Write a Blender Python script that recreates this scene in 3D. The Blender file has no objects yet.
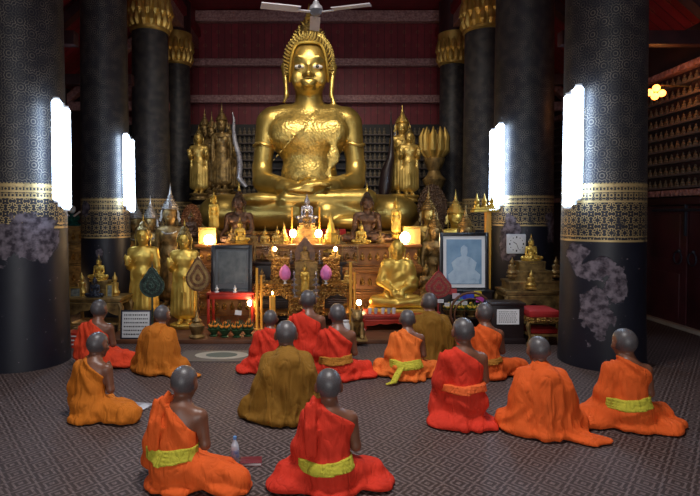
import bpy, bmesh, math, random
import numpy as np
from mathutils import Vector, Matrix
random.seed(7)
PI = math.pi
scene = bpy.context.scene
COL = scene.collection
# ------------------------------------------------------------------ camera
F_PX, CXP, HORIZ, PITCH, CAMH = 520.0, 318.0, 215.0, math.radians(1.5), 1.8
CYP = HORIZ + F_PX*math.tan(PITCH)
def ray(px, py):
    a = (px-CXP)/F_PX; b = (CYP-py)/F_PX
    c, s = math.cos(PITCH), math.sin(PITCH)
    return Vector((a, c+b*s, -s+b*c))
def W(px, py, d):
    r = ray(px, py); r = r*(d/r.y); return Vector((r.x, d, CAMH+r.z))
def FL(px, py, z=0.0):
    r = ray(px, py); k = (z-CAMH)/r.z; return Vector((r.x*k, r.y*k, z))
def PX(d): return F_PX/d
cam_d = bpy.data.cameras.new('camera'); cam = bpy.data.objects.new('camera', cam_d); COL.objects.link(cam)
cam.location = (0, 0, CAMH); cam.rotation_euler = (PI/2-PITCH, 0, 0)
cam_d.sensor_width = 36; cam_d.lens = 36*F_PX/700
cam_d.shift_x = (350-CXP)/700; cam_d.shift_y = (CYP-248)/700
cam_d.clip_start = 0.05
scene.camera = cam
# ------------------------------------------------------------------ materials
def nt(name):
    m = bpy.data.materials.new(name); m.use_nodes = True
    n = m.node_tree.nodes; n.clear()
    out = n.new('ShaderNodeOutputMaterial'); b = n.new('ShaderNodeBsdfPrincipled')
    m.node_tree.links.new(b.outputs[0], out.inputs[0])
    return m, n, m.node_tree.links, b
def math_n(n, l, op, a, b=None, c=None, clamp=False):
    k = n.new('ShaderNodeMath'); k.operation = op; k.use_clamp = clamp
    for i, v in enumerate((a, b, c)):
        if v is None: continue
        if isinstance(v, (int, float)): k.inputs[i].default_value = v
        else: l.new(v, k.inputs[i])
    return k.outputs[0]
def mixc(n, l, f, a, b):
    k = n.new('ShaderNodeMix'); k.data_type = 'RGBA'
    if isinstance(f, (int, float)): k.inputs[0].default_value = f
    else: l.new(f, k.inputs[0])
    for i, v in ((6, a), (7, b)):
        if isinstance(v, tuple): k.inputs[i].default_value = (*v, 1)
        else: l.new(v, k.inputs[i])
    return k.outputs[2]
def noise(n, l, scale, detail=3, vec=None, rough=.55, dist=0):
    k = n.new('ShaderNodeTexNoise'); k.inputs['Scale'].default_value = scale
    k.inputs['Detail'].default_value = detail; k.inputs['Roughness'].default_value = rough
    k.inputs['Distortion'].default_value = dist
    if vec is None:
        t = n.new('ShaderNodeTexCoord'); vec = t.outputs['Object']
    l.new(vec, k.inputs['Vector']); return k.outputs['Fac']
def ramp(n, l, f, lo, hi):
    k = n.new('ShaderNodeMapRange'); k.inputs[1].default_value = lo; k.inputs[2].default_value = hi
    k.clamp = True; l.new(f, k.inputs[0]); return k.outputs[0]
def bump(n, l, b, h, strength=.4, dist=.01):
    k = n.new('ShaderNodeBump'); k.inputs['Strength'].default_value = strength; k.inputs['Distance'].default_value = dist
    l.new(h, k.inputs['Height']); l.new(k.outputs[0], b.inputs['Normal'])
def M(name, col, rough=.5, metal=0.0, var=.25, vs=8, bs=0.0, bd=.004, bsc=30, col2=None, spec=None, sheen=0, emit=None, es=0, vor=0, rv=.1):
    m, n, l, b = nt(name)
    f = ramp(n, l, noise(n, l, vs), .3, .7)
    c2 = col2 if col2 else tuple(c*(1-var) for c in col)
    l.new(mixc(n, l, f, c2, col), b.inputs['Base Color'])
    l.new(math_n(n, l, 'ADD', rough-rv/2, math_n(n, l, 'MULTIPLY', f, rv)), b.inputs['Roughness'])
    b.inputs['Metallic'].default_value = metal
    if spec is not None: b.inputs['Specular IOR Level'].default_value = spec
    if sheen:
        b.inputs['Sheen Weight'].default_value = sheen; b.inputs['Sheen Roughness'].default_value = .5
        b.inputs['Sheen Tint'].default_value = (*col, 1)
    if emit:
        b.inputs['Emission Color'].default_value = (*emit, 1); b.inputs['Emission Strength'].default_value = es
    if bs:
        h = noise(n, l, bsc, 4)
        if vor:
            v = n.new('ShaderNodeTexVoronoi'); v.inputs['Scale'].default_value = vor
            t = n.new('ShaderNodeTexCoord'); l.new(t.outputs['Object'], v.inputs['Vector'])
            h = math_n(n, l, 'ADD', math_n(n, l, 'MULTIPLY', v.outputs['Distance'], 1.4), math_n(n, l, 'MULTIPLY', h, .5))
        bump(n, l, b, h, bs, bd)
    return m
GOLD = M('gold_leaf', (.80, .54, .15), .42, .72, vs=3, bs=.35, bd=.006, bsc=22, col2=(.42, .27, .06))
GOLD_BIG = M('aged_gold_leaf', (.72, .50, .13), .36, .84, vs=2.2, bs=.4, bd=.012, bsc=16, col2=(.36, .24, .06))
GOLD_ROBE = M('tooled_gold_leaf', (.78, .54, .14), .40, .72, vs=12, bs=.8, bd=.007, bsc=30, col2=(.38, .26, .07), vor=24)
GOLD_BR = M('bright_gold', (.85, .60, .13), .40, .68, vs=5, bs=.3, bsc=20, col2=(.58, .36, .06))
GOLD_DK = M('dark_gold', (.42, .27, .09), .46, .6, vs=10, bs=.5, bd=.006, bsc=40, col2=(.10, .06, .025))
GOLD_CARVE = M('carved_gilt_wood', (.62, .36, .08), .38, .65, vs=26, bs=1.0, bd=.02, bsc=60, col2=(.12, .035, .012), vor=34)
GOLD_HAIR = M('gilt_hair', (.50, .36, .12), .4, .8, vs=20, bs=.9, bd=.01, bsc=50, col2=(.10, .07, .03), vor=45)
BRONZE = M('dark_bronze', (.17, .085, .045), .40, .5, vs=6, bs=.3, bsc=30, col2=(.05, .03, .022))
BRONZE_HAIR = M('bronze_hair', (.08, .05, .035), .45, .6, vs=20, bs=.8, bd=.01, vor=50, bsc=50)
SILVER = M('silver', (.62, .62, .68), .28, .85, vs=12, bs=.4, bsc=50, col2=(.30, .29, .36))
PALE_CROWN = M('whitened_silver', (.62, .60, .58), .38, .6, vs=25, bs=.7, bsc=60, col2=(.25, .22, .2), vor=40)
IRON = M('dark_iron', (.035, .04, .06), .4, .4, vs=9, bs=.3)
GREENBR = M('green_patina_bronze', (.07, .12, .09), .45, .5, vs=20, bs=.8, bd=.006, vor=38, col2=(.02, .035, .03))
BLACK = M('black_lacquer', (.012, .012, .016), .3, 0, vs=5)
WHITE = M('white_paint', (.75, .76, .78), .5, 0, var=.08)
PAPER = M('white_paper', (.85, .85, .85), .7, 0, var=.05)
REDL = M('red_lacquer', (.50, .035, .015), .35, 0, vs=6, col2=(.32, .02, .012))
REDCLOTH = M('red_cloth', (.42, .012, .012), .8, 0, vs=7, bs=.3, bsc=80)
MAROON = M('maroon_wood', (.045, .008, .010), .5, 0, vs=5, bs=.3, bsc=25, col2=(.022, .006, .008))
WOOD = M('brown_wood', (.16, .06, .025), .5, 0, vs=4, bs=.3, bsc=20, col2=(.08, .03, .014))
WOODG = M('gilded_brown_wood', (.34, .16, .045), .42, .35, vs=5, bs=.4, bsc=24, col2=(.14, .05, .015))
DKWOOD = M('dark_wood', (.022, .012, .012), .35, 0, vs=5)
WAX = M('yellow_wax', (.85, .42, .05), .5, 0, var=.15, vs=5)
WAXW = M('cream_wax', (.38, .23, .07), .5, 0, var=.1)
PINK = M('pink_petal', (.80, .22, .58), .5, 0, var=.25, vs=14, bs=.3)
GREEN = M('leaf_green', (.03, .10, .035), .5, 0, vs=20, col2=(.01, .04, .015))
ORANGEF = M('marigold_orange', (.75, .25, .02), .7, 0, vs=40, bs=.8, vor=90)
YELLOWF = M('yellow_flower', (.75, .5, .04), .7, 0, vs=40, bs=.8, vor=90)
STONE = M('pale_stone', (.42, .36, .30), .6, 0, vs=6, bs=.3)
GREYBASE = M('grey_stucco', (.24, .2, .17), .7, 0, vs=10, bs=.5)
FLAME = M('flame', (1, .6, .2), .5, emit=(1, .55, .18), es=60)
BULB = M('warm_bulb', (1, .8, .5), .5, emit=(1, .62, .26), es=55)
BULBW = M('white_warm_bulb', (1, .9, .7), .5, emit=(1, .75, .42), es=45)
ORBULB = M('orange_globe', (1, .4, .1), .5, emit=(1, .25, .04), es=9)
TUBE = M('fluorescent_tube_bloom', (.9, .95, 1), .5, emit=(.58, .76, 1.0), es=22)
def skin_mat(name, sk, hair):
    m, n, l, b = nt(name)
    a = n.new('ShaderNodeAttribute'); a.attribute_name = 'stubble'
    f = noise(n, l, 14)
    s1 = mixc(n, l, f, tuple(c*.8 for c in sk), sk)
    h1 = mixc(n, l, ramp(n, l, noise(n, l, 120, 2), .35, .65), tuple(c*.7 for c in hair), hair)
    l.new(mixc(n, l, a.outputs['Fac'], s1, h1), b.inputs['Base Color'])
    b.inputs['Roughness'].default_value = .42
    b.inputs['Subsurface Weight'].default_value = .05
    b.inputs['Subsurface Radius'].default_value = (.02, .008, .004)
    bump(n, l, b, noise(n, l, 60, 3), .12, .003)
    return m
SKIN = skin_mat('brown_skin', (.19, .076, .042), (.092, .082, .085))
SKIN_D = skin_mat('dark_brown_skin', (.14, .06, .036), (.085, .078, .085))
def cloth_mat(name, col, dark=None, sc=1.0):
    m, n, l, b = nt(name)
    t = n.new('ShaderNodeTexCoord')
    w = noise(n, l, 5*sc, 4, rough=.6)
    mp = n.new('ShaderNodeMapping'); mp.inputs['Scale'].default_value = (1.0, 1.0, .28); mp.inputs['Rotation'].default_value = (0, .35, 0)
    l.new(t.outputs['Object'], mp.inputs['Vector'])
    w2 = noise(n, l, 11*sc, 1.5, mp.outputs[0], rough=.4, dist=.9)
    w2 = math_n(n, l, 'ABSOLUTE', math_n(n, l, 'SUBTRACT', w2, .5))
    l.new(mixc(n, l, ramp(n, l, w, .3, .7), dark if dark else tuple(c*.78 for c in col), col), b.inputs['Base Color'])
    b.inputs['Roughness'].default_value = .82; b.inputs['Specular IOR Level'].default_value = .2
    b.inputs['Sheen Weight'].default_value = .15; b.inputs['Sheen Tint'].default_value = (*col, 1)
    bump(n, l, b, math_n(n, l, 'ADD', math_n(n, l, 'MULTIPLY', w2, 2.2), math_n(n, l, 'MULTIPLY', w, .4)), .72, .024)
    return m
C_RED = cloth_mat('red_orange_cotton', (.72, .062, .020))
C_VERM = cloth_mat('vermilion_cotton', (.64, .036, .016))
C_OR = cloth_mat('orange_cotton', (.76, .115, .018))
C_ORL = cloth_mat('light_orange_cotton', (.80, .17, .028))
C_AMB = cloth_mat('amber_cotton', (.56, .16, .014))
C_OCH = cloth_mat('ochre_cotton', (.225, .105, .012))
C_BRN = cloth_mat('brown_orange_cotton', (.48, .145, .014))
C_YEL = cloth_mat('lime_yellow_cotton', (.52, .47, .045), sc=1.6)
C_OSASH = cloth_mat('orange_sash_cotton', (.78, .13, .03), sc=1.6)
C_BSASH = cloth_mat('ochre_sash_cotton', (.38, .15, .02), sc=1.6)
# ------------------------------------------------------------------ mesh builder
def link_mesh(name, me, mat=None, parent=None, smooth=True):
    o = bpy.data.objects.new(name, me); COL.objects.link(o)
    if mat is not None:
        for k in (mat if isinstance(mat, (list, tuple)) else [mat]): me.materials.append(k)
    if smooth: me.shade_smooth()
    if parent is not None: o.parent = parent
    return o
class MB:
    def __init__(s): s.bm = bmesh.new(); s.mi = 0
    def _fin(s, n0, mtx=None):
        s.bm.verts.ensure_lookup_table()
    def box(s, c, size, bev=0.0, rz=0, rx=0):
        r = bmesh.ops.create_cube(s.bm, size=1.0)
        vs = r['verts']
        for v in vs: v.co = Vector((v.co.x*size[0], v.co.y*size[1], v.co.z*size[2]))
        fs = list({f for v in vs for f in v.link_faces})
        for f in fs: f.material_index = s.mi
        if bev > 0:
            es = list({e for v in vs for e in v.link_edges})
            rr = bmesh.ops.bevel(s.bm, geom=es, offset=bev, segments=2, profile=.6, affect='EDGES')
            vs = list({v for f in rr['faces'] for v in f.verts} | {v for v in vs if v.is_valid})
        mt = Matrix.Translation(Vector(c)) @ Matrix.Rotation(rz, 4, 'Z') @ Matrix.Rotation(rx, 4, 'X')
        for v in vs: v.co = mt @ v.co
        return s
    def lathe(s, prof, c=(0, 0, 0), segs=20, sx=1, sy=1, lobes=0, la=0, axis=None):
        rings = []
        for r, z in prof:
            ring = []
            for i in range(segs):
                a = 2*PI*i/segs; rr = r*(1+la*math.cos(a*lobes)) if lobes else r
                p = Vector((rr*math.cos(a)*sx, rr*math.sin(a)*sy, z))
                if axis is not None: p = axis @ p
                ring.append(s.bm.verts.new(p+Vector(c)))
            rings.append(ring)
        for a, b in zip(rings[:-1], rings[1:]):
            for i in range(segs):
                f = s.bm.faces.new((a[i], a[(i+1) % segs], b[(i+1) % segs], b[i])); f.material_index = s.mi
        for ring, fl in ((rings[0], True), (rings[-1], False)):
            try:
                f = s.bm.faces.new(list(reversed(ring)) if fl else ring); f.material_index = s.mi
            except ValueError: pass
        return s
    def cyl(s, a, b, r, r2=None, segs=12):
        a = Vector(a); b = Vector(b); d = b-a; L = d.length
        q = Vector((0, 0, 1)).rotation_difference(d.normalized()).to_matrix()
        return s.lathe([(r, 0), (r if r2 is None else r2, L)], a, segs, axis=q)
    def tube(s, pts, rads, segs=10):
        pts = [Vector(p) for p in pts]; rings = []
        if isinstance(rads, (int, float)): rads = [rads]*len(pts)
        up = Vector((0, 0, 1))
        for i, p in enumerate(pts):
            t = (pts[min(i+1, len(pts)-1)]-pts[max(i-1, 0)]).normalized()
            u = t.cross(Vector((0.13, 1, 0.07))).normalized(); v = t.cross(u).normalized()
            rings.append([s.bm.verts.new(p+(u*math.cos(2*PI*k/segs)+v*math.sin(2*PI*k/segs))*rads[i]) for k in range(segs)])
        for a, b in zip(rings[:-1], rings[1:]):
            for i in range(segs):
                f = s.bm.faces.new((a[i], a[(i+1) % segs], b[(i+1) % segs], b[i])); f.material_index = s.mi
        s.bm.faces.new(list(reversed(rings[0]))).material_index = s.mi
        s.bm.faces.new(rings[-1]).material_index = s.mi
        return s
    def sph(s, c, r, u=14, v=9):
        if isinstance(r, (int, float)): r = (r, r, r)
        res = bmesh.ops.create_uvsphere(s.bm, u_segments=u, v_segments=v, radius=1)
        for w in res['verts']: w.co = Vector((w.co.x*r[0]+c[0], w.co.y*r[1]+c[1], w.co.z*r[2]+c[2]))
        for f in {f for w in res['verts'] for f in w.link_faces}: f.material_index = s.mi
        return s
    def prism(s, poly, y0, y1):       # polygon in xz, extruded along y
        a = [s.bm.verts.new((x, y0, z)) for x, z in poly]; b = [s.bm.verts.new((x, y1, z)) for x, z in poly]
        n = len(poly)
        s.bm.faces.new(a).material_index = s.mi; s.bm.faces.new(list(reversed(b))).material_index = s.mi
        for i in range(n):
            s.bm.faces.new((a[i], b[i], b[(i+1) % n], a[(i+1) % n])).material_index = s.mi
        return s
    def build(s, name, mat, parent=None, smooth=False, auto=True):
        bmesh.ops.recalc_face_normals(s.bm, faces=s.bm.faces[:])
        me = bpy.data.meshes.new(name); s.bm.to_mesh(me); s.bm.free()
        o = link_mesh(name, me, mat, parent, smooth=True)
        if not smooth and auto:
            me.set_sharp_from_angle(angle=math.radians(38))
        return o
# ------------------------------------------------------------------ scene bookkeeping
def tag(o, label=None, cat=None, group=None, kind=None):
    if label: o['label'] = label
    if cat: o['category'] = cat
    if group: o['group'] = group
    if kind: o['kind'] = kind
    return o
def thing(name, label, cat, loc=(0, 0, 0), rz=0, group=None, sc=1.0):
    o = bpy.data.objects.new(name, None); COL.objects.link(o); o.empty_display_size = .1
    o.location = loc; o.rotation_euler = (0, 0, rz); o.scale = (sc, sc, sc) if isinstance(sc, (int, float)) else sc
    return tag(o, label, cat, group)
def struct(o):
    o['kind'] = 'structure'; return o
CH = {}
def setparent(c, p): c.parent = p
def kids(o): return [c for c in bpy.data.objects if c.parent == o]
def dup(root, loc, label, rz=0, sc=1.0, group=None, name=None, mats=None, cat=None):
    def cp(o, parent):
        c = o.copy(); COL.objects.link(c); c.parent = parent
        if mats and c.type == 'MESH':
            for i, sl in enumerate(c.material_slots):
                nm = sl.material.name if sl.material else ''
                if nm in mats: sl.link = 'OBJECT'; sl.material = mats[nm]
        for k in kids(o): cp(k, c)
        return c
    r = cp(root, None)
    if name: r.name = name
    r.location = loc; r.rotation_euler = (0, 0, rz); r.scale = (sc, sc, sc) if isinstance(sc, (int, float)) else sc
    r['label'] = label
    if cat: r['category'] = cat
    if group: r['group'] = group
    elif 'group' in r: del r['group']
    return r
# ------------------------------------------------------------------ implicit surfaces (surface nets)
class Fld:
    def __init__(s, lo, hi, h):
        s.lo = np.array(lo, float); s.h = h
        n = np.ceil((np.array(hi)-s.lo)/h).astype(int)+1
        s.n = n
        s.ax = [(s.lo[i]+np.arange(n[i])*h).astype(np.float32) for i in range(3)]
        s.F = np.full(n, 1.0, np.float32)
    def grid(s, sl=(slice(None),)*3):
        return s.ax[0][sl[0]][:, None, None], s.ax[1][sl[1]][None, :, None], s.ax[2][sl[2]][None, None, :]
    def _sl(s, lo, hi, pad):
        r = []
        for i in range(3):
            a = int(max(0, math.floor((lo[i]-pad-s.lo[i])/s.h))); b = int(min(s.n[i], math.ceil((hi[i]+pad-s.lo[i])/s.h)+1))
            if b <= a: return None
            r.append(slice(a, b))
        return tuple(r)
    def put(s, fn, lo, hi, k, op='u'):
        sl = s._sl(lo, hi, k*1.2+3*s.h)
        if sl is None: return s
        g = fn(*s.grid(sl)); f = s.F[sl]
        if op == 's':
            g = -g
            if k > 0:
                hh = np.clip(.5-.5*(f-g)/k, 0, 1); s.F[sl] = f*(1-hh)+g*hh+k*hh*(1-hh)
            else: s.F[sl] = np.maximum(f, g)
        else:
            if k > 0:
                hh = np.clip(.5+.5*(f-g)/k, 0, 1); s.F[sl] = f*(1-hh)+g*hh-k*hh*(1-hh)
            else: s.F[sl] = np.minimum(f, g)
        return s
    def ell(s, c, r, k=.02, op='u', ry=0, rx=0, rz=0):
        R = np.array((Matrix.Rotation(rz, 3, 'Z') @ Matrix.Rotation(ry, 3, 'Y') @ Matrix.Rotation(rx, 3, 'X')).transposed())
        rot = abs(rx)+abs(ry)+abs(rz) > 0
        def fn(x, y, z):
            x = x-c[0]; y = y-c[1]; z = z-c[2]
            if rot: x, y, z = (R[i][0]*x+R[i][1]*y+R[i][2]*z for i in range(3))
            k0 = np.sqrt((x/r[0])**2+(y/r[1])**2+(z/r[2])**2)
            k1 = np.sqrt((x/r[0]**2)**2+(y/r[1]**2)**2+(z/r[2]**2)**2)+1e-6
            return k0*(k0-1)/k1
        m = max(r) if rot else None
        rr = (m, m, m) if rot else r
        return s.put(fn, [c[i]-rr[i] for i in range(3)], [c[i]+rr[i] for i in range(3)], k, op)
    def cap(s, a, b, ra, rb=None, k=.02, op='u', sy=1.0):
        rb = ra if rb is None else rb
        a = np.array(a, float); b = np.array(b, float); d = b-a
        d2 = np.array([d[0], d[1]/sy, d[2]]); L = max(float(d2@d2), 1e-9)
        def fn(x, y, z):
            x = x-a[0]; y = (y-a[1])/sy; z = z-a[2]
            t = np.clip((x*d2[0]+y*d2[1]+z*d2[2])/L, 0, 1)
            return (np.sqrt((x-t*d2[0])**2+(y-t*d2[1])**2+(z-t*d2[2])**2)-(ra+(rb-ra)*t))*min(1, sy)
        m = max(ra, rb)*max(1, sy)
        return s.put(fn, np.minimum(a, b)-m, np.maximum(a, b)+m, k, op)
    def chain(s, pts, rads, k=.02, op='u', sy=1.0):
        for i in range(len(pts)-1): s.cap(pts[i], pts[i+1], rads[i], rads[i+1], k, op, sy)
        return s
    def disp(s, fn):
        s.F = (s.F+fn(*s.grid())).astype(np.float32); return s
    def cut(s, fn, k=0):          # keep where fn < 0
        g = np.broadcast_to(fn(*s.grid()), s.F.shape)
        s.F = np.maximum(s.F, g).astype(np.float32); return s
    def mesh(s, name, mat=None, parent=None, scale=1.0):
        F = s.F; F[0], F[-1] = 1, 1; F[:, 0], F[:, -1] = 1, 1; F[:, :, 0], F[:, :, -1] = 1, 1
        n = s.n; ins = F < 0
        acc = np.zeros((n[0]-1, n[1]-1, n[2]-1, 3), np.float32); cnt = np.zeros(acc.shape[:3], np.float32)
        quads = []
        def cs(i, o, N): return slice(o, N-1+o)
        for axis in range(3):
            sa = [slice(None)]*3; sb = [slice(None)]*3
            sa[axis] = slice(0, -1); sb[axis] = slice(1, None)
            fa, fb = F[tuple(sa)], F[tuple(sb)]
            cross = (fa < 0) != (fb < 0)
            t = np.where(cross, fa/np.where(cross, fa-fb, 1), 0)
            o1, o2 = [i for i in range(3) if i != axis]
            for u in (0, 1):
                for v in (0, 1):
                    sl = [slice(None)]*3
                    sl[o1] = slice(u, n[o1]-1+u); sl[o2] = slice(v, n[o2]-1+v)
                    c = cross[tuple(sl)]; tt = t[tuple(sl)]
                    cnt += c; acc[..., axis] += np.where(c, tt, 0)
                    if u: acc[..., o1] += c
                    if v: acc[..., o2] += c
        act = cnt > 0
        idx = np.full(act.shape, -1, np.int64); ii = np.nonzero(act); N = len(ii[0]); idx[ii] = np.arange(N)
        P = np.stack(ii, 1)+acc[ii]/cnt[ii][:, None]
        P = (P*s.h+s.lo)*scale
        for axis in range(3):
            o1, o2 = (axis+1) % 3, (axis+2) % 3
            sa = [slice(None)]*3; sb = [slice(None)]*3
            sa[axis] = slice(0, -1); sb[axis] = slice(1, None)
            for k in (o1, o2): sa[k] = slice(1, -1); sb[k] = slice(1, -1)
            a, b = ins[tuple(sa)], ins[tuple(sb)]
            for cond, flip in ((a & ~b, False), (~a & b, True)):
                e = np.stack(np.nonzero(cond), 1)
                if not len(e): continue
                e[:, o1] += 1; e[:, o2] += 1
                def g(d1, d2):
                    q = e.copy(); q[:, o1] -= d1; q[:, o2] -= d2
                    return idx[q[:, 0], q[:, 1], q[:, 2]]
                Q = np.stack([g(1, 1), g(0, 1), g(0, 0), g(1, 0)], 1)
                if flip: Q = Q[:, ::-1]
                quads.append(Q)
        Q = np.concatenate(quads)
        me = bpy.data.meshes.new(name)
        me.vertices.add(N); me.vertices.foreach_set('co', P.astype(np.float32).ravel())
        me.loops.add(len(Q)*4); me.loops.foreach_set('vertex_index', Q.astype(np.int32).ravel())
        me.polygons.add(len(Q)); me.polygons.foreach_set('loop_start', np.arange(0, len(Q)*4, 4, dtype=np.int32))
        me.update(calc_edges=True); me.validate()
        s.P = P
        return link_mesh(name, me, mat, parent, smooth=True)
def sn(x, y, z, seed, f=1.0):
    r = np.random.RandomState(seed); o = 0
    for i in range(4):
        k = r.normal(size=3)*f*(1+i*.6)*4; o = o+np.sin(k[0]*x+k[1]*y+k[2]*z+r.rand()*6)/(1+i*.5)
    return o*.4
# ------------------------------------------------------------------ the setting
WX = 5.86; YB = 15.0; YF = -5.0; ZC = 7.6
def carpet_mat():
    m, n, l, b = nt('patterned_carpet')
    t = n.new('ShaderNodeTexCoord'); sp = n.new('ShaderNodeSeparateXYZ'); l.new(t.outputs['Object'], sp.inputs[0])
    A = lambda op, a, b=None, c=None: math_n(n, l, op, a, b, c)
    x, y = sp.outputs[0], sp.outputs[1]
    wob = A('MULTIPLY', A('SUBTRACT', noise(n, l, 1.3, 2), .5), .012)
    row = A('FLOOR', A('DIVIDE', y, .13))
    fx = A('FRACT', A('ADD', A('DIVIDE', A('ADD', x, wob), .21), A('MULTIPLY', row, .5)))
    fy = A('FRACT', A('DIVIDE', y, .13))
    d = A('ADD', A('ABSOLUTE', A('SUBTRACT', fx, .5)), A('ABSOLUTE', A('SUBTRACT', fy, .5)))
    z = A('SINE', A('MULTIPLY', A('ADD', d, A('MULTIPLY', A('ABSOLUTE', A('SUBTRACT', fx, .5)), .6)), 17.0))
    key = A('SINE', A('MULTIPLY', A('ADD', fx, A('MULTIPLY', fy, .5)), 12.6))
    v = A('ADD', z, A('MULTIPLY', key, .22))
    f = ramp(n, l, v, .0, .55)
    base = mixc(n, l, ramp(n, l, noise(n, l, .8, 3), .35, .65), (.028, .016, .0145), (.044, .026, .023))
    col = mixc(n, l, f, base, (.225, .168, .158))
    l.new(mixc(n, l, ramp(n, l, noise(n, l, 55, 2), .2, .8), base, col), b.inputs['Base Color'])
    b.inputs['Roughness'].default_value = .62; b.inputs['Specular IOR Level'].default_value = .35
    bump(n, l, b, A('ADD', f, noise(n, l, 300, 1)), .3, .004)
    return m
def col_mat(name, z0, z1, blobs, seed=0, base=(.005, .006, .013)):
    m, n, l, b = nt(name)
    uvn = n.new('ShaderNodeUVMap'); uvn.uv_map = 'UVMap'
    sp = n.new('ShaderNodeSeparateXYZ'); l.new(uvn.outputs[0], sp.inputs[0])
    A = lambda op, a, b=None, c=None: math_n(n, l, op, a, b, c)
    u, v = sp.outputs[0], sp.outputs[1]
    nz = noise(n, l, 7, 3, uvn.outputs[0])
    def scroll(p, w, k=.35, dist=0.0):
        uu = A('ADD', u, A('MULTIPLY', A('SUBTRACT', nz, .5), dist)) if dist else u
        a = A('MULTIPLY', A('COSINE', A('MULTIPLY', uu, 2*PI/p)), A('COSINE', A('MULTIPLY', v, 2*PI/p)))
        c = A('ADD', A('COSINE', A('MULTIPLY', uu, 6*PI/p)), A('COSINE', A('MULTIPLY', v, 6*PI/p)))
        s = A('ABSOLUTE', A('ADD', a, A('MULTIPLY', c, k)))
        return A('SUBTRACT', 1.0, ramp(n, l, s, w*.7, w*1.3))
    wear = ramp(n, l, noise(n, l, 6, 4, uvn.outputs[0]), .42, .60)
    p_ = A('ADD', u, v); q_ = A('SUBTRACT', u, v)
    dd = .25
    fp = A('SUBTRACT', A('FRACT', A('DIVIDE', p_, dd)), .5); fq = A('SUBTRACT', A('FRACT', A('DIVIDE', q_, dd)), .5)
    rr = A('SQRT', A('ADD', A('MULTIPLY', fp, fp), A('MULTIPLY', fq, fq)))
    pet = A('MULTIPLY', A('COSINE', A('MULTIPLY', A('ARCTAN2', fp, fq), 8.0)), .05)
    fl = A('GREATER_THAN', A('SINE', A('MULTIPLY', A('ADD', rr, pet), 33.0)), .35)
    fine = A('GREATER_THAN', noise(n, l, 38, 2, uvn.outputs[0]), .53)
    up = A('MULTIPLY', A('MULTIPLY', fl, A('ADD', .35, A('MULTIPLY', wear, .65))), .42)
    inband = A('MULTIPLY', A('GREATER_THAN', v, z0), A('LESS_THAN', v, z1))
    fr = A('GREATER_THAN', v, z0+(z1-z0)*.68)
    pat = A('MAXIMUM', A('MULTIPLY', scroll(.145, .27, .45, .02), A('SUBTRACT', 1.0, fr)), A('MULTIPLY', scroll(.075, .32, .3, .02), fr))
    tri = A('ABSOLUTE', A('SUBTRACT', A('FRACT', A('DIVIDE', u, .42)), .5))
    def line(z, w): return A('LESS_THAN', A('ABSOLUTE', A('SUBTRACT', v, z)), w)
    bl = line(z0+.012, .012)
    for z, w in ((z0+(z1-z0)*.68, .009), (z1-.03, .016), (z1-.10, .010), (z0+.06, .006)): bl = A('MAXIMUM', bl, line(z, w))
    wear2 = ramp(n, l, noise(n, l, 5, 4, uvn.outputs[0]), .28, .42)
    band = A('MULTIPLY', A('MULTIPLY', inband, wear2), A('MAXIMUM', A('MULTIPLY', pat, .9), bl))
    above = A('GREATER_THAN', v, z1)
    top2 = A('MULTIPLY', above, up)
    g = A('MAXIMUM', band, top2)
    # peeled plaster
    pn = noise(n, l, 3.2, 5, uvn.outputs[0], rough=.62, dist=.4)
    peel = None
    for (u0, v0, a_, b_) in blobs:
        d = A('SQRT', A('ADD', A('POWER', A('ABSOLUTE', A('DIVIDE', A('SUBTRACT', u, u0), a_)), 2), A('POWER', A('ABSOLUTE', A('DIVIDE', A('SUBTRACT', v, v0), b_)), 2)))
        p = A('SUBTRACT', A('MULTIPLY', pn, 2.2), d)
        peel = p if peel is None else A('MAXIMUM', peel, p)
    chips = A('GREATER_THAN', A('MULTIPLY', noise(n, l, 12, 3, uvn.outputs[0]), A('LESS_THAN', v, z0)), .685)
    pm = chips if peel is None else A('MAXIMUM', ramp(n, l, peel, .28, .34), chips)
    g = A('MULTIPLY', g, A('SUBTRACT', 1.0, pm))
    basec = mixc(n, l, ramp(n, l, noise(n, l, 2.2, 5, uvn.outputs[0]), .35, .7), base, tuple(c*1.5+.001 for c in base))
    pc = mixc(n, l, ramp(n, l, noise(n, l, 11, 4, uvn.outputs[0]), .38, .62), (.03, .022, .032), (.19, .16, .19))
    goldc = mixc(n, l, above, (.52, .38, .17), (.36, .31, .23))
    l.new(mixc(n, l, pm, mixc(n, l, g, basec, goldc), pc), b.inputs['Base Color'])
    l.new(A('MULTIPLY', g, .45), b.inputs['Metallic'])
    l.new(A('ADD', A('MULTIPLY', pm, .42), A('ADD', .40, A('MULTIPLY', nz, .15))), b.inputs['Roughness'])
    bump(n, l, b, A('SUBTRACT', A('MULTIPLY', g, .3), A('MULTIPLY', pm, 1.0)), .5, .006)
    return m
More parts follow.
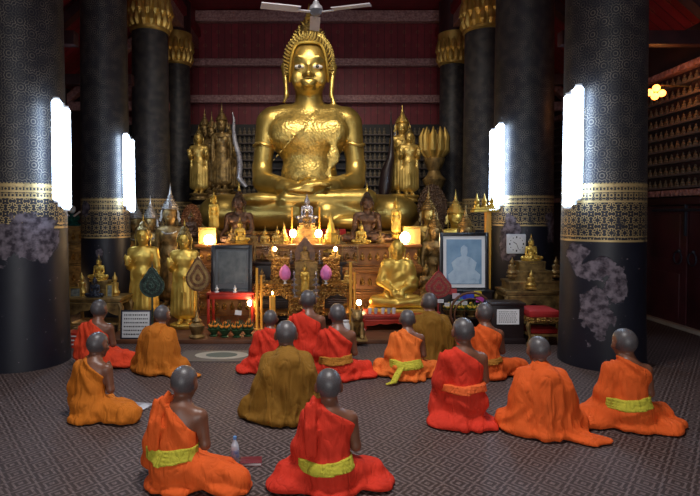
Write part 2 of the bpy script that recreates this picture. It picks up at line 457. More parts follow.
def column(name, x, y, r, ztop, mat, label, shade_cap=True):
    root = thing(name, None, None, (x, y, 0)); struct(root)
    bm = bmesh.new(); uvl = bm.loops.layers.uv.new('UVMap'); N = 64
    zs = [0, .04, .6, 1.2, 1.8, 2.4, 3.2, 4.2, ztop]
    rings = []
    for z in zs:
        rr = r*(1-.085*z/ztop)+(.012 if z < .05 else 0)
        rings.append([bm.verts.new((rr*math.sin(2*PI*i/N-PI), -rr*math.cos(2*PI*i/N-PI), z)) for i in range(N)])
    for k in range(len(zs)-1):
        for i in range(N):
            f = bm.faces.new((rings[k][i], rings[k][(i+1) % N], rings[k+1][(i+1) % N], rings[k+1][i])); f.smooth = True
            for lp, (ii, kk) in zip(f.loops, ((i, k), (i+1, k), (i+1, k+1), (i, k+1))):
                lp[uvl].uv = ((2*PI*ii/N-PI)*r, zs[kk])
    me = bpy.data.meshes.new('shaft'); bm.to_mesh(me); bm.free()
    link_mesh('shaft', me, mat, root)
    b = MB()
    for k, (z, ro) in enumerate(((ztop, 1.08), (ztop+.22, 1.12))):
        for i in range(16):
            a = 2*PI*i/16+(k*PI/16)
            c, s = math.cos(a), math.sin(a)
            pts = [(r*.90*c, r*.90*s, z-.02), (r*(ro-.1)*c, r*(ro-.1)*s, z+.08), (r*(ro-.12)*c, r*(ro-.12)*s, z+.26), (r*(ro-.05)*c, r*(ro-.05)*s, z+.34)]
            b.tube(pts, [.055, .085, .06, .012], 8)
    b.lathe([(r*.92, ztop-.10), (r*1.02, ztop-.07), (r*1.02, ztop-.02), (r*.95, ztop), (r*.98, ztop+.3), (r*1.08, ztop+.62), (r*1.08, ztop+.72)], segs=40)
    b.build('lotus_capital', GOLD, root)
    b = MB(); b.lathe([(r*1.0, ztop+.72), (r*1.0, 7.3)], segs=24); b.build('impost', MAROON, root)
    return root
Z0, Z1 = 1.49, 2.17
mats_c = {
 'R1': col_mat('lacquer_with_gold_stencil_a', 1.49, 2.17, [(-.52, 1.34, .20, .18), (-.30, 1.18, .26, .16), (-.08, 1.0, .14, .26), (-.30, .64, .22, .36)]),
 'L1': col_mat('lacquer_with_gold_stencil_b', 1.64, 2.17, [(-.05, 1.52, .55, .34), (.42, 1.55, .30, .34)]),
 'R2': col_mat('lacquer_with_gold_stencil_c', 1.62, 2.12, [(-.40, 1.42, .22, .42), (.42, 1.6, .25, .3)]),
 'L2': col_mat('lacquer_with_gold_stencil_d', 1.42, 2.08, [(-.22, 1.90, .14, .16), (.05, 1.18, .07, .10)]),
 'X': col_mat('lacquer_with_gold_stencil_e', 1.5, 2.15, []),
}
YC = [6.36, 8.83, 11.03, 13.6]
column('pillar', 3.48, YC[0], .475, 5.75, mats_c['R1'], '')
column('pillar', -3.60, YC[0], .50, 5.75, mats_c['L1'], '')
column('pillar', 3.47, YC[1], .50, 5.75, mats_c['R2'], '')
column('pillar', -3.60, YC[1], .40, 5.75, mats_c['L2'], '')
column('pillar', 3.50, YC[2], .44, 5.70, mats_c['X'], '')
column('pillar', -3.53, YC[2], .40, 5.70, mats_c['X'], '')
column('pillar', 3.50, YC[3], .36, 5.75, mats_c['X'], '')
column('pillar', -3.66, YC[3], .36, 5.75, mats_c['X'], '')
for sx in (1, -1):
    column('pillar', 3.5*sx, 3.2, .47, 5.75, mats_c['X'], '') if False else None
b = MB(); b.box((0, (YF+YB)/2, -.05), (2*WX+.4, YB-YF+.4, .1)); struct(b.build('floor', carpet_mat()))
# red plank wall and ceiling
def plank_mat(name, ax, w=.19, col=(.25, .014, .024), motif=False):
    m, n, l, b = nt(name)
    t = n.new('ShaderNodeTexCoord'); sp = n.new('ShaderNodeSeparateXYZ'); l.new(t.outputs['Object'], sp.inputs[0])
    A = lambda op, a, b=None, c=None: math_n(n, l, op, a, b, c)
    u = A('DIVIDE', sp.outputs[ax], w)
    f = A('FRACT', u); gap = A('LESS_THAN', A('ABSOLUTE', A('SUBTRACT', f, .5)), .47)
    wn = n.new('ShaderNodeTexWhiteNoise'); wn.noise_dimensions = '1D'; l.new(A('FLOOR', u), wn.inputs['W'])
    c = mixc(n, l, wn.outputs['Value'], tuple(k*.6 for k in col), col)
    c = mixc(n, l, ramp(n, l, noise(n, l, 3, 4), .35, .7), c, tuple(k*.6 for k in col))
    # faint stencilled rosettes
    fu = A('SUBTRACT', A('FRACT', A('DIVIDE', sp.outputs[ax], .38)), .5)
    fv = A('SUBTRACT', A('FRACT', A('DIVIDE', sp.outputs[2 if ax != 2 else 1], .38)), .5)
    rr = A('SQRT', A('ADD', A('MULTIPLY', fu, fu), A('MULTIPLY', fv, fv)))
    ros = A('MULTIPLY', A('LESS_THAN', rr, .17), A('GREATER_THAN', A('SINE', A('MULTIPLY', rr, 70.0)), .1))
    c = mixc(n, l, A('MULTIPLY', ros, .35), c, (.25, .12, .06))
    l.new(mixc(n, l, gap, (.006, .002, .003), c), b.inputs['Base Color'])
    b.inputs['Roughness'].default_value = .55
    bump(n, l, b, gap, .6, .01)
    return m
REDPL = plank_mat('red_planks', 0); REDPLY = plank_mat('red_planks_sloped', 1)
BEAM = M('carved_pink_beam', (.50, .27, .25), .6, 0, vs=18, bs=.9, bd=.02, bsc=30, col2=(.22, .09, .09), vor=14)
WALLR = M('maroon_plaster', (.050, .018, .020), .65, 0, vs=2.5, bs=.4, bsc=12, col2=(.026, .010, .012))
DARKW = M('dark_niche_wall', (.022, .017, .016), .6, 0, vs=5, bs=.3)
b = MB(); b.box((0, YB+.1, 3.8), (2*WX+.4, .2, 7.7)); struct(b.build('wall_back', REDPL))
b = MB(); b.box((WX+.1, (YF+YB)/2, 2.4), (.2, YB-YF, 4.8)); struct(b.build('wall_right', WALLR))
b = MB(); b.box((-WX-.1, (YF+YB)/2, 2.4), (.2, YB-YF, 4.8)); struct(b.build('wall_left', WALLR))
b = MB(); b.box((0, (YF+YB)/2, ZC+.05), (7.6, YB-YF, .1))
for s in (1, -1):
    b.prism([(3.35*s, 6.9), (6.1*s, 4.55), (6.1*s, 4.7), (3.35*s, 7.1)], YF, YB)
b.box((3.6, (YF+YB)/2, 7.25), (.3, YB-YF, .7)); b.box((-3.6, (YF+YB)/2, 7.25), (.3, YB-YF, .7))
struct(b.build('ceiling', REDPLY))
n_tr = 1
def trim(bm, mat):
    global n_tr
    o = struct(bm.build('trim_%d' % n_tr, mat)); n_tr += 1; return o
dB = YB-.12
for py, hpx in ((17, 10.5), (63, 7), (99.5, 7.5)):
    z = W(318, py, dB).z; h = hpx/PX(dB)
    b = MB(); b.box((0, dB, z), (2*WX, .22, h), .02); b.box((0, dB-.12, z), (2*WX, .03, h*.45), .01)
    trim(b, BEAM)
for s in (1, -1):      # long arcade beams and aisle rafters
    b = MB(); b.box((3.58*s, (YF+YB)/2, 6.75), (.34, YB-YF, .4), .02); trim(b, BEAM)
    for y in (7.6, 9.9, 12.3, 14.2):
        b = MB(); b.prism([(3.5*s, 6.45), (5.86*s, 4.42), (5.86*s, 4.62), (3.5*s, 6.68)], y-.09, y+.09)
        b.box((4.7*s, y, 4.35), (2.4, .16, .2), .01); trim(b, BEAM if y > 12 else MAROON)
# dark lower part of the back wall, ledges with rows of tiny figures
b = MB(); zt = W(318, 124, YB-.2).z
b.box((0, YB-.06, zt/2), (2*WX, .16, zt)); struct(b.build('trim_%d' % n_tr, DARKW)); n_tr += 1
def tiny(name, mat):
    b = MB()
    b.lathe([(.05, 0), (.055, .02), (.038, .03), (.05, .05), (.03, .10), (.012, .115), (.024, .13), (.024, .15), (.006, .175), (.002, .19)], segs=8, sy=.6)
    b.lathe([(.06, -.012), (.06, 0)], segs=8, sy=.6)
    return b.build(name, mat)
t0 = tiny('wall_figurine', M('dim_gilt', (.26, .20, .13), .6, .3, vs=30, col2=(.09, .07, .05)))
first = True
RAIL = M('painted_ledge', (.11, .085, .08), .6, 0, vs=20, bs=.5)
rows = 8
for r in range(rows):
    z = W(318, 134+r*8.4, YB-.2).z
    b = MB(); b.box((0, YB-.19, z-.03), (2*3.6, .14, .035), .006); trim(b, RAIL)
    for i in range(30):
        px = 190+i*8.6 if False else None
    for px in [240+4.6*i for i in range(5)]+[352+4.6*i for i in range(8)]+[415+4.6*i for i in range(6)]:
        if 262 < px < 350: continue
        p = W(px, 134+r*8.4, YB-.2)
        if first: o = t0; first = False
        else: o = t0.copy(); COL.objects.link(o)
        o.location = (p.x, YB-.2, z); tag(o, 'tiny gilded seated figure in the ledge rows on the dark back wall', 'figurine', 'rows of tiny figures behind the great statue')
# right wall rows
trow = None
for r in range(9):
    z = 2.27+r*.205
    b = MB(); b.box((WX-.06, 10.9, z-.028), (.12, 8.2, .035), .006); trim(b, RAIL)
    for i in range(15):
        y = 7.6+i*.135
        o = t0.copy(); COL.objects.link(o); o.location = (WX-.07, y, z); o.rotation_euler = (0, 0, PI/2); o.scale = (1.0, .8, .62)
        tag(o, 'tiny gilded figure in the ledge rows high on the right wall', 'figurine', 'rows of tiny figures on the right wall')
for z in (2.15, 4.12):
    b = MB(); b.box((WX-.08, 5, z), (.16, 20, .10), .02); trim(b, BEAM)
b = MB(); b.box((WX-.03, 11, .06), (.08, 8, .12), .01); struct(b.build('baseboard_right', MAROON))
# double door in the right wall
DOORM = M('dark_red_door', (.075, .014, .020), .42, 0, vs=3, bs=.35, bsc=14, col2=(.04, .010, .013))
d = thing('door_1', None, None, (WX, 8.15, 0)); struct(d)
for yc, nm in ((8.62, 'door_leaf'), (7.60, 'door_leaf')):
    b = MB(); b.box((-.05, yc-8.15, .99), (.08, .98, 1.90), .012)
    for z in (.5, 1.45): b.box((-.095, yc-8.15, z), (.02, .70, .72), .012)
    b.build(nm, DOORM, d)
b = MB()
for y in (-1.08, 1.02): b.box((-.06, y, 1.0), (.14, .12, 2.0), .015)
b.box((-.06, -.03, 2.02), (.16, 2.2, .12), .02); b.build('door_frame', MAROON, d)
b = MB(); b.box((-.07, 0, .03), (.24, 2.2, .06), .01); b.build('threshold', STONE, d)
b = MB(); b.cyl((-.13, -.75, 1.88), (-.13, .75, 1.88), .025); b.box((-.12, -.03, 1.72), (.04, .03, .5), .005); b.build('door_bar', IRON, d)
for y in (.12, -.2):
    b = MB(); b.tube([(-.13, y+.09*math.cos(a), 1.12+.10*math.sin(a)) for a in [2*PI*k/12 for k in range(13)]], .012, 6)
    b.sph((-.11, y, 1.23), .03); b.build('door_ring', IRON, d)
# platform floor strip in front of the altar
b = MB(); p = FL(240, 344); q = FL(240, 337)
b.box(((-3.0+2.9)/2, (p.y+11)/2, .03), (5.9, 11-p.y, .06), .01); trim(b, STONE if False else WOOD)
# ------------------------------------------------------------------ statues (metres; face towards -y)
def head_field(F, c, s, k=None, sharp=1.0):
    """c = centre of head, s = height chin to hair top. Facing -y."""
    x, y, z = c; k = k or .05*s
    F.ell((x, y, z+.06*s), (.345*s, .40*s, .42*s), k)
    F.ell((x, y-.06*s, z-.16*s), (.280*s, .30*s, .33*s), k)      # jaw
    zf = z-(.13*s if sharp > 1 else 0)
    F.ell((x, y-.20*s, z-.38*s), (.11*s, .12*s, .09*s), k)       # chin
    for sx in (1, -1):
        F.ell((x+sx*.17*s, y-.27*s, zf-.10*s), (.10*s, .08*s, .13*s), k)   # cheek
        F.ell((x+sx*.145*s, y-.395*s, zf+.055*s), (.085*s, .05*s, .045*s), .02*s, 's')  # socket
        F.ell((x+sx*.140*s, y-.345*s, zf+.045*s), (.080*s, .055*s, .035*s), .01*s)   # lid
        if sharp <= 1: F.chain([(x+sx*.03*s, y-.375*s, zf+.09*s), (x+sx*.12*s, y-.385*s, zf+.155*s), (x+sx*.20*s, y-.345*s, zf+.14*s), (x+sx*.27*s, y-.255*s, zf+.07*s)], [.018*s, .022*s, .02*s, .012*s], .02*s)
        # ears with long lobes
        F.chain([(x+sx*.35*s, y+.02*s, z+.13*s), (x+sx*.40*s, y+.03*s, z+.02*s), (x+sx*.375*s, y+.0*s, z-.18*s), (x+sx*.36*s, y-.02*s, z-.44*s), (x+sx*.40*s, y-.04*s, z-.56*s)], [.05*s, .055*s, .042*s, .038*s, .024*s], .02*s)
        F.ell((x+sx*.06*s, y-.40*s, zf-.085*s), (.045*s, .05*s, .035*s), .02*s)
    F.chain([(x, y-.36*s, zf+.10*s), (x, y-.43*s, zf-.02*s), (x, y-.48*s, zf-.08*s)], [.022*s, .032*s, .048*s], .03*s)
    if sharp > 1:
        for sx in (1, -1): F.chain([(x+sx*.05*s, y-.385*s, zf+.135*s), (x+sx*.10*s, y-.385*s, zf+.185*s), (x+sx*.165*s, y-.365*s, zf+.205*s), (x+sx*.23*s, y-.315*s, zf+.18*s), (x+sx*.285*s, y-.25*s, zf+.11*s)], [.012*s, .022*s, .026*s, .022*s, .010*s], .006*s)
    mw = 1.3 if sharp > 1 else 1
    F.ell((x, y-.375*s, zf-.175*s), (.105*s*mw, .055*s*mw, .028*s*mw), .010*s)
    F.ell((x, y-.37*s, zf-.228*s), (.085*s*mw, .058*s*mw, .032*s*mw), .010*s)
    F.cap((x, y+.03*s, z-.2*s), (x, y+.06*s, z-.66*s), .205*s, .235*s, .06*s)
def hair_field(F, c, s):
    x, y, z = c
    F.ell((x, y+.01*s, z+.085*s), (.385*s, .44*s, .45*s), 0)
    F.ell((x, y+.05*s, z+.50*s), (.22*s, .22*s, .20*s), .07*s)
    F.ell((x, y+.05*s, z+.62*s), (.13*s, .13*s, .14*s), .07*s)
    # keep only behind hairline
    F.cut(lambda X, Y, Z: -np.maximum(Z-(z+.28*s-.50*s*np.abs((X-x)/(.31*s))**6), Y-(y-.02*s)))
    F.cut(lambda X, Y, Z: (z-.30*s)-Z+0*X+0*Y)
FLAMEP = [(.05, 0), (.085, .04), (.05, .09), (.11, .13), (.06, .2), (.085, .24), (.045, .32), (.06, .36), (.03, .46), (.035, .5), (.012, .66), (.002, .78)]
def hand_flat(F, w, d, up, s, side, k=.006):
    """open hand: w wrist, d finger direction, up thumb side, s hand length"""
    w = Vector(w); d = Vector(d).normalized(); up = Vector(up).normalized(); nrm = d.cross(up)
    F.cap(w, w+d*.42*s, .16*s, .20*s, k*2, sy=1)
    for i, L in enumerate((.44, .52, .48, .38)):
        o = up*(.21-.14*i)*s; b0 = w+d*.45*s+o
        m_ = b0+d*L*.55*s; t = b0+d*L*s+nrm*side*.06*s
        F.chain([b0, m_, t], [.075*s, .068*s, .05*s], k*.3)
    F.chain([w+d*.12*s+up*.16*s, w+d*.34*s+up*.36*s, w+d*.58*s+up*.40*s], [.09*s, .075*s, .05*s], k)
def seated(h, k_detail=1.0, thin=1.0, mudra='lap', finger=True):
    """big Buddha proportions, height ~3.6 to the head top; returns fields body, hair"""
    B = Fld((-2.15, -1.35, -.02), (2.15, .95, 3.85), h)
    B.ell((0, .05, .42), (.78, .62, .42), .10)
    # legs in half lotus
    for s in (1, -1):
        B.cap((s*.45, -.05, .33), (s*1.42, -.35, .30), .36, .30, .08)
        B.cap((s*1.45, -.38, .27), (s*.30, -.78, .26), .28, .24, .08)
        B.ell((s*1.52, -.36, .29), (.36, .36, .30), .1)
    B.cap((.95, -.70, .50), (-.35, -.85, .50), .20, .15, .05)
    B.ell((-.75, -.80, .52), (.32, .16, .10), .06); B.ell((.70, -.95, .14), (.34, .18, .12), .06)
    # torso
    B.ell((0, .08, .95), (.54*thin, .38, .55), .10)
    B.ell((0, .06, 1.62), (.70*thin, .41, .52), .12)
    B.cap((-.70*thin, .08, 1.96), (.70*thin, .08, 1.96), .235, .235, .12)
    B.cap((-.42, .08, 2.1), (.42, .08, 2.1), .12, .12, .12)
    for s in (1, -1):
        B.ell((s*.34, -.20, 1.68), (.34, .20, .27), .12)
        B.cap((s*.80*thin, .05, 1.90), (s*.90*thin, .04, 1.10), .20, .165, .05)
        if mudra == 'lap' or s == 1:
            B.cap((s*.90*thin, .04, 1.10), (s*.87*thin, -.10, .86), .175, .18, .05)
            B.cap((s*.84*thin, -.12, .84), (s*.22, -.66, .70), .185, .12, .06)
            B.cap((s*.42, -.54, .72), (s*.34, -.60, .70), .15, .14, .02)
        else:
            B.cap((s*.86*thin, .04, 1.10), (s*1.05, -.52, .72), .18, .13, .06)
            B.cap((s*1.05, -.52, .72), (s*1.06, -.72, .55), .13, .12, .05)
            for i in range(4): B.cap((s*(1.0+.07*i-.08), -.78, .50), (s*(1.0+.07*i-.08), -.84, .15+.03*abs(i-1)), .042, .032, .01)
    # hands resting palm up
    if mudra == 'lap':
        B.ell((-.02, -.84, .70), (.30, .17, .08), .05)
    if mudra == 'lap' and finger:
        for i in range(4):
            y0 = -.74-.075*i
            B.chain([(-.05, y0, .76-.012*i), (.20, y0-.02, .79-.012*i), (.36-.03*abs(i-1), y0-.02, .77-.012*i)], [.050, .045, .034], .008)
            B.chain([(.05, y0, .68-.012*i), (-.22, y0-.02, .70-.012*i), (-.38+.03*abs(i-1), y0-.02, .69-.012*i)], [.050, .045, .034], .008)
        B.chain([(-.14, -.70, .84), (0, -.76, .90)], [.05, .04], .015); B.chain([(.14, -.70, .84), (0.02, -.76, .89)], [.05, .04], .015)
    head_field(B, (0, 0, 2.86), 1.10, sharp=1.5)
    for zz in (2.33, 2.27): B.put(lambda X, Y, Z, zz=zz: np.abs(Z-zz)*1.0+np.abs(np.sqrt(X*X+(Y-.04)**2)-.235)-.02, (-.3, -.3, zz-.03), (.3, .4, zz+.03), .01)
    # robe hem line over the chest, sash from the left shoulder
    B.chain([(.20, -.12, 2.12), (.02, -.33, 1.9), (-.28, -.42, 1.55), (-.62, -.26, 1.2)], [.02, .018, .018, .016], .012)
    B.chain([(.42, -.05, 2.14), (.46, -.36, 1.75), (.42, -.38, 1.25), (.33, -.42, .95)], [.085, .08, .075, .06], .05, sy=.25)
    B.cut(lambda X, Y, Z: -Z+0*X+0*Y)
    H = Fld((-.6, -.6, 2.3), (.6, .65, 3.85), h*.8)
    hair_field(H, (0, 0, 2.86), 1.10)
    return B, H
def curls(bm_, c, s, n=560, ln=.036, r=.026):
    x, y, z = c; g = PI*(3-math.sqrt(5))
    for i in range(n):
        t = 1-(i+.5)/n*1.45
        if t < -.9: continue
        rr = math.sqrt(max(0, 1-t*t)); a = g*i
        v = Vector((rr*math.cos(a), rr*math.sin(a), t))
        p = Vector((x+v.x*.375*s, y+.01*s+v.y*.43*s, z+.085*s+v.z*.44*s))
        if p.z < z+.285*s-.50*s*abs((p.x-x)/(.31*s))**6+.01 and p.y < y-.0*s: continue
        if p.z < z-.26*s: continue
        if v.z > .86: continue
        q = (v+Vector((0, 0, .35))).normalized()
        bm_.cyl(p-q*.01, p+q*ln*s*1.5, r*s, .004, 6)
    for j in range(5):
        z1 = z+(.50+.055*j)*s; R = (.235-.035*j)*s
        for k in range(14-2*j):
            a = 2*PI*k/(14-2*j)+j*.3; v = Vector((math.cos(a), math.sin(a), .7)).normalized()
            p = Vector((x+R*math.cos(a), y+.05*s+R*math.sin(a), z1)); bm_.cyl(p, p+v*ln*s*1.4, r*s, .004, 6)
# ---- the great statue
SB = (12.0/520)*54.7        # scale so that its pixel proportions hold at 12 m
BZ = W(309, 231, 11.0).z
great = thing('great_buddha_statue', 'huge gilded seated Buddha with spiky curled hair towering over the altar', 'statue', (W(309, 200, 12).x, 12.0, BZ), sc=1.0)
gs = (W(309, 21, 12).z-BZ)/3.68
great.scale = (gs, gs, gs)
Bf, Hf = seated(.032, thin=.93)
bo = Bf.mesh('body', [GOLD_BIG, GOLD_ROBE], great)
me = bo.data
cen = np.zeros(len(me.polygons)*3, np.float32); me.polygons.foreach_get('center', cen); cen = cen.reshape(-1, 3)
rob = ((cen[:, 2] < 2.12) & (np.abs(cen[:, 0]) < .62) & (cen[:, 2] > .85) & (cen[:, 1] < .3)).astype(np.int32)
me.polygons.foreach_set('material_index', rob)
Hf.mesh('hair', GOLD_HAIR, great)
b = MB(); curls(b, (0, 0, 2.86), 1.10); b.build('hair_curls', GOLD_BIG, great)
b = MB(); pts = []
for k in range(41):
    X = (-.345+.69*k/40)*1.10; f = .28-.50*abs(X/1.10/.31)**6
    if f < -.24: continue
    q_ = 1-(X/1.10/.392)**2-((f-.085)/.46)**2
    pts.append((X, .011-.45*1.10*math.sqrt(max(q_, .004)), 2.86+f*1.10))
b.tube(pts, .022, 8); b.build('hairline_band', GOLD_BR, great)
b = MB(); b.lathe([(r_*1.0, z_*.5+3.62) for r_, z_ in FLAMEP], (0, .05, 0), 14, lobes=5, la=.15); b.build('flame_finial', GOLD, great)
EYEW = M('shell_inlay', (.80, .76, .68), .3, 0, var=.1)
for s in (1, -1):
    b = MB(); b.sph((s*.154, -.388, 2.765), (.088, .066, .038), 16, 10)
    e = b.build('eye', EYEW, great); b = MB(); b.sph((s*.150, -.446, 2.760), (.030, .018, .028), 12, 8); b.build('pupil', BLACK, e)
for s in (1, -1):
    b = MB(); b.tube([(s*.795+.185*math.cos(a), .045+.195*math.sin(a), 1.50+.02*math.cos(3*a)) for a in [2*PI*k/24 for k in range(25)]], .026, 8)
    b.build('armlet', GOLD, great)
# ---- generic small seated statue (unit: same metres, scale down on placing)
def make_seated(name, label, cat, mudra, mb, mh, mf, h=.055, base=None):
    r = thing(name, label, cat)
    B, H = seated(h, mudra=mudra, finger=True, thin=.95)
    B.mesh('body', mb, r); H.mesh('hair', mh, r)
    b = MB(); b.lathe([(r_*1.1, z_*1.0+3.58) for r_, z_ in FLAMEP], (0, .05, 0), 12, lobes=5, la=.15); b.build('flame_finial', mf, r)
    if base:
        b = MB(); b.lathe([(1.62, -.62), (1.66, -.52), (1.45, -.46), (1.35, -.34), (1.52, -.18), (1.62, -.06), (1.58, .02)], segs=40, sy=.68, lobes=20, la=.03); b.build('lotus_base', base, r)
    return r
def standing(pose, h=.017):
    """1.6 m standing figure with flared gown, facing -y"""
    B = Fld((-.46, -.36, 0), (.46, .30, 1.76), h)
    # gown
    B.cap((0, .0, .30), (0, 0, .78), .205, .145, .05, sy=.62)
    B.cap((-.10, .0, .22), (.10, 0, .22), .115, .115, .04, sy=.8)
    for s in (1, -1): B.cap((s*.17, .0, .22), (s*.13, 0, .62), .075, .08, .05, sy=.6)
    B.ell((0, 0, .88), (.155, .11, .13), .05)
    B.ell((0, 0, 1.12), (.185, .115, .18), .06)
    B.cap((-.155, 0, 1.235), (.155, 0, 1.235), .062, .062, .05)
    for s in (1, -1):
        B.ell((s*.08, -.07, 1.15), (.08, .045, .06), .03)
        B.cap((s*.07, 0, .04), (s*.08, 0, .26), .045, .06, .02)
        B.cap((s*.075, -.02, .045), (s*.085, -.15, .03), .045, .035, .02)
        up = pose == 'both_up' or (pose == 'raise_one' and s == -1)
        B.cap((s*.195, 0, 1.225), (s*.225, .0, .96), .058, .048, .03)
        if up:
            B.cap((s*.225, 0, .96), (s*.22, -.16, 1.02), .05, .038, .02)
            hand_flat(B, (s*.22, -.17, 1.02), (0, -.12, 1), (-s, 0, 0), .19, 1)
        else:
            B.cap((s*.225, 0, .96), (s*.225, -.02, .74), .045, .034, .02)
            hand_flat(B, (s*.225, -.02, .74), (0, 0, -1), (0, -1, 0), .17, 1)
        # falling mantle edges
        if s == 1 or pose != 'raise_one': B.cap((s*.20, .01, 1.0), (s*.215, .01, .34), .035, .03, .03, sy=.8)
        else: B.cap((s*.18, .01, 1.0), (s*.205, .01, .34), .03, .03, .03, sy=.8)
    B.cap((0, 0, 1.2), (0, 0, 1.3), .07, .055, .03)
    B.chain([(.055, -.04, 1.29), (-.03, -.115, 1.16), (-.13, -.10, 1.03)], [.010, .010, .010], .008)
    B.put(lambda X, Y, Z: np.sqrt((np.sqrt(X*X+(Y/.68)**2)-.152)**2+(Z-.86)**2*1.6)-.014, (-.2, -.2, .82), (.2, .2, .9), .008)
    B.cap((0, -.125, .84), (0, -.125, .25), .014, .018, .012)
    head_field(B, (0, 0, 1.475), .325)
    f = lambda X, Y, Z: np.where((Z < .8) & (Z > .16), .004*np.cos(X*95)*np.clip((.85-Z)*2.2, 0, 1), 0)
    B.disp(f)
    B.cut(lambda X, Y, Z: .012-Z+0*X+0*Y)
    H = Fld((-.18, -.19, 1.3), (.18, .20, 1.76), .009)
    hair_field(H, (0, 0, 1.475), .325)
    return B, H
def make_standing(name, label, pose, mb, mh, mf, crown=False, base=True, h=.017, group=None):
    r = thing(name, label, 'statue', group=group)
    B, H = standing(pose, h)
    B.mesh('body', mb, r); 
    if not crown: H.mesh('hair', mh, r)
    if crown:
        b = MB(); b.lathe([(.105, 1.545), (.128, 1.56), (.112, 1.575), (.118, 1.60), (.098, 1.61), (.105, 1.635), (.078, 1.645), (.085, 1.67), (.058, 1.685), (.062, 1.71), (.036, 1.73), (.042, 1.755), (.02, 1.79), (.024, 1.81), (.010, 1.87), (.002, 1.97)], (0, .012, .015), 24, sx=1.14, sy=1.2, lobes=12, la=.03)
        for s in (1, -1): b.prism([(s*.130, 1.56), (s*.165, 1.50), (s*.160, 1.44), (s*.185, 1.40), (s*.155, 1.36), (s*.130, 1.43)], -.03, -.01)
        b.build('spired_crown', mf, r)
        b = MB()
        for k in range(18):
            a = PI*(k/17)*1.0+PI
            b.sph((.12*math.cos(a)*1.15, -.02+.11*math.sin(a), 1.245-.07*abs(math.sin(a))), .014, 8, 5)
        b.build('necklace', mf, r)
    else:
        b = MB(); b.lathe([(r_*.22, z_*.22+1.675) for r_, z_ in FLAMEP], (0, .014, 0), 12, lobes=5, la=.15); b.build('flame_finial', mf, r)
    if base:
        b = MB(); b.lathe([(.25, -.16), (.26, -.13), (.21, -.11), (.20, -.07), (.24, -.03), (.25, 0), (.22, .02)], segs=32, sy=.85, lobes=16, la=.03); b.build('lotus_base', mb, r)
    return r
# ------------------------------------------------------------------ altar architecture
def tiered_box(b, x0, x1, y0, y1, z0, z1):
    H = z1-z0; cx = (x0+x1)/2; cy = (y0+y1)/2; w = x1-x0; d = y1-y0
    b.box((cx, cy, z0+H*.06), (w+.06, d+.06, H*.12), .012)
    b.box((cx, cy, z0+H*.16), (w+.02, d+.02, H*.06), .01)
    b.box((cx, cy, z0+H*.5), (w-.08, d-.08, H*.66))
    b.box((cx, cy, z0+H*.84), (w, d, H*.07), .01)
    b.box((cx, cy, z0+H*.94), (w+.06, d+.06, H*.12), .012)
def platform(name, label, x0, x1, y0, y1, z1, mat, n=3, z0=0.0, cat='pedestal', frieze=True):
    r = thing(name, label, cat, ((x0+x1)/2, (y0+y1)/2, z0))
    w, d = x1-x0, y1-y0
    b = MB(); H = (z1-z0)/n
    for k in range(n):
        ww = w-0.0*k; tiered_box(b, -ww/2, ww/2, -d/2, d/2, H*k, H*(k+1))
    if frieze:
        b.mi = 1; m = max(2, int(w/.13))
        for k in range(n):
            for i in range(m):
                x = -w/2+(i+.5)*w/m
                b.lathe([(.0, 0), (.035, .02), (.045, .06), (.025, .11), (.001, .15)], (x, -d/2+.03, H*(k+.5)-.07), 8, sy=.5)
    b.build('body', [mat, GOLD_CARVE], r)
    return r
altar_z = W(300, 243, 9.4).z
platform('great_pedestal', 'broad gilded tiered pedestal under the huge seated Buddha', W(207, 0, 11).x, W(418, 0, 11).x, 10.45, 12.32, BZ+.0, GOLD_CARVE, 3)
platform('altar_step', 'long gilt wood altar step across the front of the great pedestal', W(196, 0, 9.0).x, 1.76, 8.95, 10.35, altar_z, WOODG, 3)
zl = W(205, 200, 12.6).z; zr = W(408, 202, 12.6).z
platform('side_plinth', 'tall dark gilt plinth under the five standing statues left of the great Buddha', W(186, 0, 12.6).x, W(234, 0, 12.6).x, 12.36, 13.4, zl-.12, GOLD_DK, 4)
platform('side_plinth', 'tall dark gilt plinth under the standing statues right of the great Buddha', W(390, 0, 12.6).x, W(437, 0, 12.6).x, 12.36, 13.4, zr-.12, GOLD_DK, 4)
# ------------------------------------------------------------------ standing statues
st_one = make_standing('standing_buddha_statue', 'large gilded standing Buddha with raised palm and bronze leaf fan before its hip', 'raise_one', GOLD_BR, GOLD_HAIR, GOLD_BR)
st_down = make_standing('standing_buddha_statue', 'tmp', 'down', GOLD_DK, GOLD_HAIR, GOLD_BR, crown=True)
st_up = make_standing('standing_buddha_statue', 'tmp', 'both_up', GOLD_DK, GOLD_HAIR, GOLD, crown=False)
def put_stand(o, px, ytop, ybase, d, mh, isnew=False, label=None, rz=0, mats=None, group=None, name=None, wide=1.0):
    """fit a standing figure (model height mh) between two pixel heights at depth d; returns object"""
    p = W(px, ybase, d); t = W(px, ytop, d); s = (t.z-p.z)/(mh+.16)
    sc = (s*wide, s*wide, s)
    loc = (p.x, d, p.z+.16*s)
    if isnew:
        o.location = loc; o.scale = sc; o.rotation_euler = (0, 0, rz)
        if label: o['label'] = label
        if group: o['group'] = group
        return o
    return dup(o, loc, label, rz, sc, group, name, mats)
pB = FL(185, 332)
put_stand(st_one, 185, 221, 333, 8.0, 1.80, True, rz=.05, wide=1.0)
put_stand(st_one, 144, 216, 334, 8.35, 1.80, label='large gilded standing Buddha with raised palm, nearest the left pillar, green leaf fan before it', rz=.12, wide=1.0)
CR = {'dark_gold': GOLD_DK, 'bright_gold': PALE_CROWN}
put_stand(st_down, 171, 184, 316, 9.0, 1.97, True, 'crowned standing statue with pale spire and grey body, between the two large gilded Buddhas', wide=.95)
for c in kids(st_down):
    if c.name.startswith('spired') or c.name.startswith('necklace'): c.material_slots[0].link = 'OBJECT'; c.material_slots[0].material = PALE_CROWN
